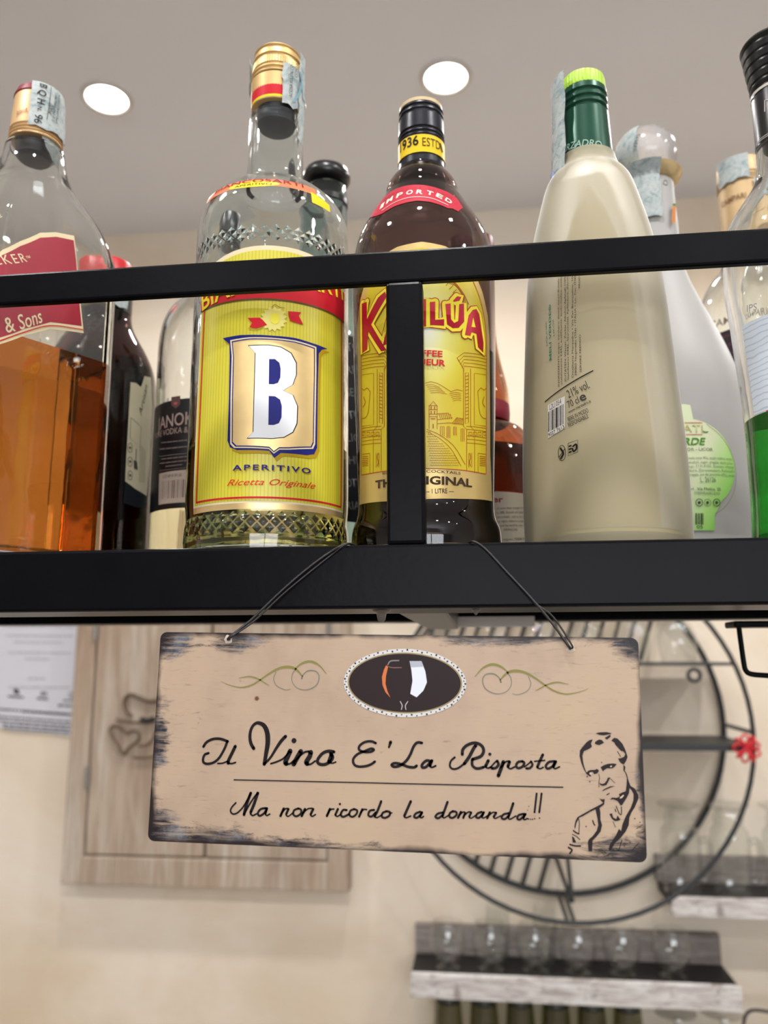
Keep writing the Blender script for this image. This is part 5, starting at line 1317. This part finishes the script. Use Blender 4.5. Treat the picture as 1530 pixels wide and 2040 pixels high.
pr.stroke(Z8([(1030, 968), (1135, 968)]), 1.2, RED, 0, 0); pr.stroke(Z8([(1040, 1038), (1136, 1038)]), 1.2, RED, 0, 0)
pr.text('PRATI', *Z8([(930, 1028), (1140, 1026)]), 15, ink((190, 176, 120))); pr.text('VERDE', *Z8([(950, 1104), (1158, 1100)]), 14, ink((78, 140, 44)), bold=.02, shear=.25); pr.text('LIKÖR - LICOR', *Z8([(1000, 1138), (1198, 1136)]), 6, ink((96, 108, 84)))
for k, s_ in enumerate(('mela (min 4%), acido malico, acido', 'alcohol, sugar, grappa, apple juice', 'ings: E131,E102. Zutaten: Wasser', 'säure, Zitronensäure, Farbstoffe', 'grappa, jus de pomme (4%), acide')): pr.text(s_, *Z8([(1052, 1186 + 24.5 * k), (1318 + (6 if k > 1 else -6), 1192 + 24.5 * k)]), 5, ink((112, 128, 92)))
pr.text('L. 26126', *Z8([(1126, 1322), (1216, 1322)]), 10, ink((110, 124, 100))); pr.text('srl . Via Molina, 25', *Z8([(1060, 1372), (1244, 1374)]), 6, ink((70, 80, 60))); pr.text('IT00VRA00161O', *Z8([(1090, 1396), (1238, 1398)]), 5.5, ink((110, 126, 96)))
for x in (1117, 1166, 1220): pr.stroke(Z8([(x + 20 * math.cos(a), 1445 + 22 * math.sin(a)) for a in np.linspace(0, 2 * math.pi, 14)]), 1.4 if x != 1166 else .8, ink((60, 70, 52)), 0, 0); pr.dot(*Z8([(x, 1445)])[0], 3, ink((60, 70, 52)))
for k, w in enumerate((2, 1, 1.6, 1, 2.4, 1)): pr.stroke(Z8([(1098 + 8.5 * k, 1508), (1098 + 8.5 * k, 1576)]), w, BLACK, 0, 0, cap=False)
pr.text('05', *Z8([(1102, 1600), (1138, 1600)]), 6.5, BLACK)
pr.stroke(Z8([(1160, 975), (1230, 1030), (1290, 1110), (1325, 1210), (1335, 1300), (1318, 1390), (1270, 1470), (1212, 1512)]), .8, ink((120, 140, 90)))
pr.stroke(Z8([(1140, 1018), (1152, 1024), (1168, 1022)]), 2.0, ink((90, 104, 60)))
pr.build('lettering', lb, B10.org)

# ================================================================== 11. red bitter behind
B11 = Bottle('bitter_bottle', 'clear bottle of red bitter with tan cap and purple label at the back right', .612, (1500, 600))
pf = B11.E([(1440, 460), (1441, 520), (1437, 541), (1421, 558), (1402, 588), (1394, 614), (1392, 660), (1397, 760), (1404, 900), (1412, 1085)])
rb = pf[6][1]; pf = pf[:7] + [(z, rb) for z, r in pf[7:]]
B11.body(pf, G_CLEAR, wall=.003); B11.fill(B11.zpx(1500, 830), L_RED)
rn = pf[0][1]; zc = B11.zpx(1485, 455); ztp = B11.zf(1478, 309, .016); zmid = B11.zf(1478, 359, .016)
TAN = pm('tan_cap', (196, 166, 122), .45, .2, vary=.05)
B11.lathe('screw_cap', cap_prof(zmid, ztp, rn + .0012, rn + .0004, (.08, .18, .3), .0015), TAN, seg=96, rib=ribber(zmid + (ztp - zmid) * .45, ztp - .002, .0005))
B11.lathe('neck_sleeve', [(zc - .012, rn + .0002), (zc, rn + .0004), (zmid - .0004, rn + .0006)], TAN)
nk = Wrap(B11.X, B11.Y, [(B11.z0 + zc - .01, rn + .0006), (B11.z0 + zmid, rn + .0010), (B11.z0 + ztp, rn + .0008)], rn)
pr = Print(nk, .0003, .002); pr.text('CAMPARI', *Z7([(1256, 915), (1400, 850)]), 11, ink((126, 92, 62)), bold=.01); pr.build('sleeve_lettering', B11.root, B11.org)
strip(B11, nk, -.024, -.001, B11.z0 + zmid + .0005, B11.z0 + ztp - .0004, seed=41, extra=.0009); strip(B11, nk, .0015, .016, B11.z0 + zmid - .019, B11.z0 + zmid - .0008, seed=43, extra=.0009, name='torn_strip_end')
sf = B11.wrap(rb); pr = Print(sf, .0003, .003, .01)
za_, zb2 = sf.uv(1430, 665)[1], sf.uv(1440, 618)[1]
g = NT('purple_ribbed_label', .5)
x_, y_, z_ = g.sep(g.coord('Object'))
M_PU = g.out(g.ramp(g.math('SINE', g.math('MULTIPLY', z_, 900.0)), [(0.2, rgb(44, 28, 36)), (0.8, rgb(74, 48, 58))]))
pr.poly_uv([[(-.05, za_ - .058), (.03, za_ - .058), (.03, za_), (-.05, za_)]], M_PU)
lb = pr.build('label', B11.root, B11.org)
pr = Print(sf, .0005, .003); Z9 = zoomer(1380, 480, 3.344)
pr.text('CAMPARI', *Z9([(120, 592), (430, 520)]), 15, ink((122, 110, 100)), bold=.01); pr.build('lettering', lb, B11.org)

# ================================================================== BACK WALL: cabinet
g = NT('whitewashed_wood', .6)
co = g.coord('Object', (9.0, 1.0, 0.9)); n1 = g.noise(co, 3.5, 6, .6, .7); n2 = g.noise(g.coord('Object', (30.0, 1.0, 1.5)), 6, 5, .6); n3 = g.noise(g.coord('Object'), 3, 3)
cw = g.ramp(n1, [(0.3, rgb(146, 126, 108)), (0.5, rgb(172, 154, 135)), (0.7, rgb(192, 180, 166))])
cw = g.mix(g.ramp(n2, [(0.35, (.45, .45, .45)), (0.5, (0, 0, 0))]), cw, rgb(128, 106, 86)); cw = g.mix(g.ramp(n3, [(.5, (0, 0, 0)), (.75, (.5, .5, .5))]), cw, rgb(164, 132, 106))
M_WOOD = g.out(cw, n2, .15, .002)
CY = 1.765
cL, cR = at(126, 1500, CY)[0] - .012, at(697, 1500, CY)[0]; cB = at(410, 1768, CY)[2]; cT = cB + .80
cL = at(140, 1500, CY)[0]
cab = thing('wall_cabinet', 'whitewashed wooden double-door wall cabinet behind the hanging sign', 'cabinet', ((cL + cR) / 2, WALL_Y - .001, cB)); CO = ((cL + cR) / 2, WALL_Y - .001, cB)
st = .062
box('frame_stile', (cL, CY - .008, cB), (cL + st * .75, WALL_Y - .001, cT), M_WOOD, cab, .003, CO); box('frame_stile', (cR - st * .72, CY - .008, cB), (cR, WALL_Y - .001, cT), M_WOOD, cab, .003, CO)
box('frame_rail', (cL + st * .75, CY - .008, cB), (cR - st * .72, WALL_Y - .001, cB + .058), M_WOOD, cab, .003, CO); box('frame_rail', (cL + st * .75, CY - .008, cT - .06), (cR - st * .72, WALL_Y - .001, cT), M_WOOD, cab, .003, CO)
cm = at(408, 1715, CY)[0]; dz0, dz1 = cB + .061, cT - .063
dL = box('door', (cL + st * .75 + .003, CY - .004, dz0), (cm - .003, WALL_Y - .012, dz1), M_WOOD, cab, .003, CO)
dR = box('door', (cm + .003, CY - .004, dz0), (cR - st * .72 - .003, WALL_Y - .012, dz1), M_WOOD, cab, .003, CO)
M_HINGE = pm('steel_hinge', (150, 148, 144), .35, .8)
for d_, x in ((dL, cL + st * .75 + .001), (dR, cR - st * .72 - .001)):
    for z in (dz0 + .14, dz0 + .46):
        V, Fs = tube_data([(x - CO[0], CY - .010 - CO[1], z - CO[2]), (x - CO[0], CY - .010 - CO[1], z + .045 - CO[2])], .005, 10)
        mesh_obj('hinge', V, Fs, M_HINGE, d_, True, 50)
# carved heart ornament on the left door
M_CARV = pm('dark_carved_wood', (96, 78, 58), .6, vary=.2, scale=60)
ZC = zoomer(0, 1230, 4.781)
def cpath(pts): return [np.array(at(*p, CY - .010)) - np.array(CO) for p in ZC(pts)]
hrt = [(1215, 1112), (1160, 1060), (1095, 1030), (1050, 1060), (1060, 1110), (1110, 1190), (1180, 1305), (1215, 1250), (1290, 1195), (1330, 1140), (1310, 1090), (1255, 1080), (1215, 1112)]
tube('carved_heart', catmull(cpath(hrt), 4), .0035, M_CARV, dL, 8)
tube('carved_curl', catmull(cpath([(1255, 945), (1200, 880), (1185, 800), (1215, 745), (1270, 740), (1340, 770), (1420, 798), (1500, 788), (1560, 760)]), 4), .0042, M_CARV, dL, 8)
tube('carved_curl', catmull(cpath([(1105, 972), (1200, 990), (1320, 1000), (1440, 985), (1540, 960)]), 4), .0032, M_CARV, dL, 8)
tube('carved_curl', catmull(cpath([(1320, 1222), (1400, 1215), (1460, 1150), (1490, 1080)]), 4), .003, M_CARV, dL, 8)
tube('carved_curl', catmull(cpath([(1262, 1332), (1350, 1338), (1450, 1330), (1550, 1318)]), 4), .003, M_CARV, dL, 8)
tube('carved_knob', catmull(cpath([(1345, 960), (1385, 985), (1440, 978), (1470, 960)]), 4), .006, pm('black_iron', (24, 22, 22), .5), dL, 8)

# notice sheet on the wall
PY = WALL_Y - .004
FP = Flat(at(60, 1350, PY), (1, 0, 0), (0, 0, 1), (0, -1, 0))
org = at(60, 1350, PY)
pap = thing('paper_notice', 'white printed paper notice stuck to the wall left of the cabinet', 'paper', org)
outl = [(-60, 1100), (157, 1100), (157, 1240), (155, 1370), (150, 1420), (144, 1466), (90, 1460), (20, 1455), (5, 1450), (-60, 1446)]
Vf = []; n = len(outl)
for off in (0, .0004):
    for p in outl: Vf.append(np.array(at(*p, PY + off)) - org)
Fs = [tuple(range(n)), tuple(range(2 * n - 1, n - 1, -1))] + [(i, i + n, (i + 1) % n + n, (i + 1) % n) for i in range(n)]
sheet = mesh_obj('sheet', Vf, Fs, pm('white_paper', (206, 206, 214), .8), pap, False)
pr = Print(FP, .0006, 0); FA = ink((176, 174, 178)); DKT = ink((66, 60, 66))
rr_ = random.Random(4)
def dashes(x0, x1, y0, y1, w, m):
    x = x0
    while x < x1:
        l = rr_.uniform(3, 10); xe = min(x + l, x1); f = lambda q: y0 + (y1 - y0) * (q - x0) / (x1 - x0)
        pr.stroke([(x, f(x)), (xe, f(xe))], w, m, 0, 0, cap=False); x = xe + rr_.uniform(1.2, 2.2)
for y, a, b in ((1247, 10, 150), (1266, 12, 145), (1279, 27, 125), (1300, 16, 142), (1312, 50, 100), (1351, 56, 92), (1369, 18, 140)): dashes(a, b, y, y + 1, 3, FA)
for a, b, y, w in ((16, 47, 1387, 4), (74, 97, 1391, 4), (126, 154, 1395, 3), (116, 154, 1405, 4)): dashes(a, b, y, y + 2, w, DKT)
for y, a, b in ((1408, -60, 152), (1417, 46, 151), (1423, -60, 150), (1431, -60, 149), (1443, 5, 146), (1450, 8, 144)): dashes(a, b, y - (b - a) * 0 + 0, y + (b - a) * .075, 3.6, DKT)
pr.stroke([(143 + 6 * math.cos(a), 1385 + 6 * math.sin(a)) for a in np.linspace(0, 6.283, 14)], 1.3, DKT, 0, 0); pr.stroke([(143, 1382), (143, 1389)], 1.6, DKT, 0, 0)
pr.poly([[(27, 1374), (33, 1371), (38, 1376), (39, 1382), (33, 1383), (28, 1380)]], DKT); 
for x in (83, 87, 92): pr.stroke([(x, 1378), (x, 1386)], 2.6, DKT, 0, 0)
po_ = pr.build('printed_lines', sheet, org); po_['kind'] = 'stuff'

# ================================================================== BACK WALL: round wine rack
M_IRON = pm('matt_black_iron', (26, 28, 30), .45, vary=.1)
FYR, BYR = 1.60, 1.785
RR = .338
cF = at(1129, 1457, FYR); WRO = (cF[0], WALL_Y, cF[2])
wrk = thing('round_wine_rack', 'round black iron wall rack with two rings and slanted bars', 'wine rack', (cF[0], BYR, cF[2] - RR))
WO = np.array([cF[0], BYR, cF[2] - RR]); CZ = RR
def circ(y, r, n=72): return [np.array([r * math.cos(a), y - BYR, CZ + r * math.sin(a)]) for a in np.linspace(0, 2 * math.pi, n, endpoint=False)]
tube('front_ring', circ(FYR, RR), .0045, M_IRON, wrk, 10, True); tube('back_ring', circ(BYR, RR), .0060, M_IRON, wrk, 10, True)
for a in (88, 92, 180, 0, 270, 268): 
    a = rad(a); d = np.array([RR * math.cos(a), 0, RR * math.sin(a) + CZ]); tube('depth_rod', [d + np.array([0, FYR - BYR, 0]), d], .004, M_IRON, wrk, 8)
za = at(1400, 1323, FYR)[2] - WO[2]; zb3 = at(1400, 1490, FYR)[2] - WO[2]
for z, th, nm in ((za, .006, 'shelf_plate'), (zb3, .012, 'shelf_plate')):
    hw = math.sqrt(max(RR ** 2 - (z - CZ) ** 2, .01)) - .003
    bm = bmesh.new(); add_box(bm, (0, (FYR + BYR) / 2 - BYR, z), (2 * hw, BYR - FYR, th)); bm_obj(nm, bm, M_IRON, wrk, False)
# slanted bars in the back ring
def chord(xb, slope, zlo=None, zhi=None):
    """bar through (xb at mid height) leaning right, cut to the ring"""
    pts = []
    for z in np.linspace(-RR, RR, 400):
        x = xb + slope * z
        if x * x + z * z < (RR - .001) ** 2 and (zlo is None or z > zlo) and (zhi is None or z < zhi): pts.append((x, z))
    return (pts[0], pts[-1]) if len(pts) > 20 else None
for k in range(5):
    c = chord(-.085 + .036 * k, .33, None, za - CZ - .01)
    if c: tube('slanted_bar', [(c[0][0], 0, CZ + c[0][1]), (c[1][0], 0, CZ + c[1][1])], .0042, M_IRON, wrk, 8)
for k in range(16):
    c = chord(-.36 + .033 * k, .33, za - CZ + .006, None)
    if c: tube('slanted_bar', [(c[0][0], 0, CZ + c[0][1]), (c[1][0], 0, CZ + c[1][1])], .0042, M_IRON, wrk, 8)
# the pair of struts at the foot
for x0_, x1_ in ((1105, 1138), (1130, 1140)):
    p0 = np.array(at(x0_, 1700, BYR)) - WO; p1 = np.array(at(x1_, 1795, FYR)) - WO; tube('foot_strut', [p0, p1], .0042, M_IRON, wrk, 8)
p = np.array(at(1383, 1345, FYR)) - WO
tube('scroll_end', [p + np.array([.011 * math.cos(a), 0, .011 * math.sin(a)]) for a in np.linspace(0, 2 * math.pi, 20, endpoint=False)], .0035, M_IRON, wrk, 8, True)
# stemmed glasses upside down on the upper shelf
GL = thin_glass('thin_glass', (.95, .96, .95)); GL2 = thin_glass('olive_glass', (.50, .50, .36)); GLT = thin_glass('thick_glass', (.86, .87, .86))
def revolve(name, pts, mat, parent, seg=32): return lathe(name, [(r, z) for z, r in pts], mat, parent, seg, None, (0, 0, 0), None, 50)
def wine_glass_up(loc, label):
    t = thing('wine_glass', label, 'glass', loc, 'upturned wine glasses on the round rack')
    revolve('bowl', chaikin([(0, .031), (.03, .037), (.055, .036), (.078, .024), (.088, .006), (.090, .0045)], 2), GL, t)
    revolve('stem', [(.088, .0045), (.10, .0035), (.14, .0032), (.150, .005)], GLT, t, 16)
    revolve('foot', [(.150, .005), (.152, .018), (.154, .033), (.1555, .0335), (.157, .030), (.158, 0)], GLT, t)
    return t
zsh = WO[2] + za + .003
xs_ = [875, 985, 1080, 1170, 1260, 1352]
first = None
for x, lab_ in zip(xs_, ('furthest left, above the sign medallion', 'second from left, above the sign', 'third from left, above the sign', 'third from right, above the sign', 'second from right, by the sign corner', 'furthest right, beside the iron ring')):
    q = at(x, 1318, 1.68); l_ = 'clear upturned wine glass on the round rack, ' + lab_
    if first is None: first = wine_glass_up((q[0], 1.68, zsh), l_)
    else: copy_tree(first, (q[0], 1.68, zsh), l_)
# red yarn flower tied to the ring
fc = at(1487, 1491, FYR - .008)
fl = thing('yarn_flower', 'red looped yarn flower tied to the right of the round rack', 'ornament', fc)
M_YARN = pm('red_yarn', (196, 34, 42), .8, vary=.15, scale=300)
for k in range(9):
    a = 2 * math.pi * k / 9 + .3; cc_ = np.array([.013 * math.cos(a), -.002 * (k % 3), .014 * math.sin(a)]); e1 = np.array([math.cos(a), 0, math.sin(a)]); e2 = np.array([-math.sin(a) * .5, .8, math.cos(a) * .5]) if k % 2 else np.array([-math.sin(a), .2, math.cos(a)])
    tube('petal_loop', [cc_ + .011 * math.cos(t) * e1 + .007 * math.sin(t) * e2 for t in np.linspace(0, 2 * math.pi, 16, endpoint=False)], .0022, M_YARN, fl, 7, True)
V, Fs = lathe_data([(0, -.006), (.005, -.004), (.006, 0), (.005, .004), (0, .006)], 14); mesh_obj('knot', [(x - .002, y, z) for x, y, z in V], Fs, pm('plum_yarn', (120, 34, 70), .8), fl)

# ================================================================== BACK WALL: ledges with glassware
g = NT('distressed_white_wood', .6)
n1 = g.noise(g.coord('Object', (2.0, 2.0, 14.0)), 9, 6, .7, .6); n2 = g.noise(g.coord('Object'), 40, 5, .7)
M_DW = g.out(g.mix(g.ramp(n2, [(.58, (0, 0, 0)), (.68, (.7, .7, .7))]), g.ramp(n1, [(.35, rgb(150, 138, 132)), (.5, rgb(196, 190, 186)), (.65, rgb(214, 211, 208))]), rgb(112, 96, 92)))
g = NT('grey_plank_wood', .65)
n1 = g.noise(g.coord('Object', (1.6, 2.0, 16.0)), 8, 6, .65, .6)
M_GP = g.out(g.ramp(n1, [(.3, rgb(96, 86, 82)), (.5, rgb(132, 122, 116)), (.7, rgb(158, 150, 146))]))
M_DK = pm('black_ledge_board', (26, 25, 27), .55)
LFY = 1.655
def ledge(label, xl, xr, zf0, zf1, zbt, long_r=None):
    """front lip between heights zf0..zf1, back board up to zbt"""
    t = thing('wall_ledge', label, 'shelf', ((xl + xr) / 2, WALL_Y - .001, zf0)); O = ((xl + xr) / 2, WALL_Y - .001, zf0)
    zs_ = zf1 - .005
    box('back_board', (xl, WALL_Y - .02, zs_), (xr, WALL_Y - .001, zbt), M_GP, t, .001, O)
    box('base_board', (xl, LFY + .014, zs_ - .014), (xr, WALL_Y - .02, zs_), M_DK, t, .0005, O)
    box('front_lip', (xl, LFY, zf0), (xr, LFY + .014, zf1), M_DW, t, .001, O)
    return t, zs_
A = at(818, 1942, LFY); B_ = at(1478, 1965, LFY); C_ = at(1130, 2000, LFY)
zf1 = at(1150, 1954, LFY)[2]; zf0 = at(1150, 2003, LFY)[2]; zbt = at(1130, 1852, WALL_Y - .02)[2]
led1, zs1 = ledge('distressed white wooden wall ledge holding the row of round goblets', A[0], B_[0], zf0, zf1, zbt)
A2 = at(1338, 1790, LFY); zg1 = at(1430, 1791, LFY)[2]; zg0 = at(1430, 1829, LFY)[2]; zgb = at(1400, 1706, WALL_Y - .02)[2]
led2, zs2 = ledge('distressed white wooden wall ledge holding the jar mugs on the right', A2[0], A2[0] + .60, zg0, zg1, zgb)
# six round goblets
def goblet(loc, label):
    t = thing('goblet', label, 'glass', loc, 'round goblets on the lower ledge')
    revolve('bowl', chaikin([(.012, .004), (.014, .020), (.030, .033), (.050, .036), (.070, .033), (.086, .028)], 2), GL, t)
    revolve('base', [(0, 0), (0, .024), (.003, .025), (.007, .016), (.012, .010), (.016, .012), (.018, 0)], GLT, t)
    return t
first = None
for x, nm in zip((892, 978, 1066, 1152, 1240, 1340), ('first from the left', 'second from the left', 'third from the left', 'third from the right', 'second from the right', 'last on the right')):
    q = at(x, 1925, 1.705); l_ = 'clear round goblet on the lower ledge, ' + nm
    if first is None: first = goblet((q[0], 1.705, zs1 + .0005), l_)
    else: copy_tree(first, (q[0], 1.705, zs1 + .0005), l_)
for x, nm in ((992, 'left'), (1086, 'right')):
    q = at(x, 1860, 1.757); t = thing('tall_glass', 'tall clear glass behind the goblets, %s one of the pair' % nm, 'glass', (q[0], 1.757, zs1 + .0005), 'tall glasses behind the goblets')
    zt_ = at(x, 1803, 1.757)[2] - zs1
    revolve('tumbler', [(0, 0), (0, .019), (.004, .020), (zt_ * .6, .024), (zt_, .0225)], GL, t); revolve('thick_base', [(.0006, 0), (.0006, .0185), (.010, .0185), (.012, 0)], GLT, t)
# jar mugs with handles
def jar_mug(loc, label):
    t = thing('jar_mug', label, 'mug', loc, 'jar mugs on the right ledge')
    revolve('jar', chaikin([(.0, .0), (.0, .034), (.004, .036), (.10, .037), (.116, .034), (.122, .028), (.124, .027)], 1), GL, t)
    revolve('threaded_neck', [(.124, .027), (.127, .0285), (.130, .027), (.133, .0285), (.136, .027), (.139, .0285), (.142, .026), (.150, .024)], GL, t)
    revolve('flared_rim', [(.150, .024), (.156, .028), (.160, .037), (.162, .040), (.1635, .039), (.164, .038)], GLT, t)
    V, Fs = tube_data(catmull([(.035, 0, .092), (.050, 0, .097), (.055, 0, .080), (.052, 0, .045), (.045, 0, .024), (.035, 0, .022)], 5), .0055, 10)
    mesh_obj('handle', V, Fs, GLT, t, True, 60)
    return t
first = None
for x, nm in ((1362, 'on the left end'), (1462, 'in the middle'), (1568, 'at the photo edge')):
    q = at(x, 1785, 1.715); l_ = 'clear glass jar mug with handle on the right ledge, ' + nm
    if first is None: first = jar_mug((q[0], 1.715, zs2 + .0005), l_)
    else: copy_tree(first, (q[0], 1.715, zs2 + .0005), l_)
# olive bottles and upturned glasses on a lower ledge, only their tops in view
zl3 = .80
ld3 = thing('wall_ledge', 'dark wooden wall ledge at the very bottom below the goblets, under the olive bottles', 'shelf', (A[0] + .3, WALL_Y - .001, zl3 - .03))
O3 = (A[0] + .3, WALL_Y - .001, zl3 - .03)
box('base_board', (A[0], 1.66, zl3 - .016), (A[0] + .85, WALL_Y - .001, zl3), M_DK, ld3, .001, O3); box('front_lip', (A[0], 1.645, zl3 - .03), (A[0] + .85, 1.66, zl3 + .01), M_DW, ld3, .001, O3)
def olive(loc, label):
    t = thing('olive_bottle', label, 'bottle', loc, 'olive bottles under the lower ledge')
    h = zf0 - .012 - loc[2]
    revolve('glass_body', [(0, 0), (0, .027), (.003, .0285), (h * .6, .0285), (h - .014, .0255)], GL2, t); revolve('dark_lid', [(h - .016, .0), (h - .016, .0235), (h - .004, .0235), (h, .021), (h, 0)], pm('dark_olive_lid', (40, 42, 32), .4), t)
    return t
first = None
for x, nm in zip((893, 964, 1036, 1107, 1178, 1250), ('first from the left', 'second from the left', 'third from the left', 'third from the right', 'second from the right', 'last on the right')):
    q = at(x, 2010, 1.72); l_ = 'olive-tinted bottle with dark lid below the goblet ledge, ' + nm
    if first is None: first = olive((q[0], 1.72, zl3 + .0005), l_)
    else: copy_tree(first, (q[0], 1.72, zl3 + .0005), l_)
for x, nm in ((1345, 'left'), (1437, 'right')):
    q = at(x, 2010, 1.72); t = thing('footed_glass', 'upturned footed glass below the goblet ledge, %s one of the pair' % nm, 'glass', (q[0], 1.72, zl3 + .0005), 'upturned footed glasses at the bottom')
    h = at(x, 2016, 1.72)[2] - zl3
    revolve('bowl', [(0, .030), (.03, .036), (.06, .034), (h - .035, .008), (h - .03, .005)], GL, t); revolve('stem', [(h - .03, .005), (h - .006, .0045)], GLT, t, 14); revolve('foot', [(h - .006, .0045), (h - .004, .020), (h - .002, .038), (h, .0375), (h + .0005, 0)], GLT, t)
tp = at(1515, 2018, 1.70)
tg = thing('wire_handle', 'dark wire basket handle at the bottom right corner', 'basket', (tp[0], 1.70, zl3 + .0005))
hz = tp[2] - zl3
tube('handle', catmull([(-.035, 0, 0), (-.034, 0, hz * .7), (-.022, 0, hz), (.02, 0, hz + .002), (.06, 0, hz), (.07, 0, hz * .7), (.07, 0, 0)], 5), .003, M_IRON, tg, 8)
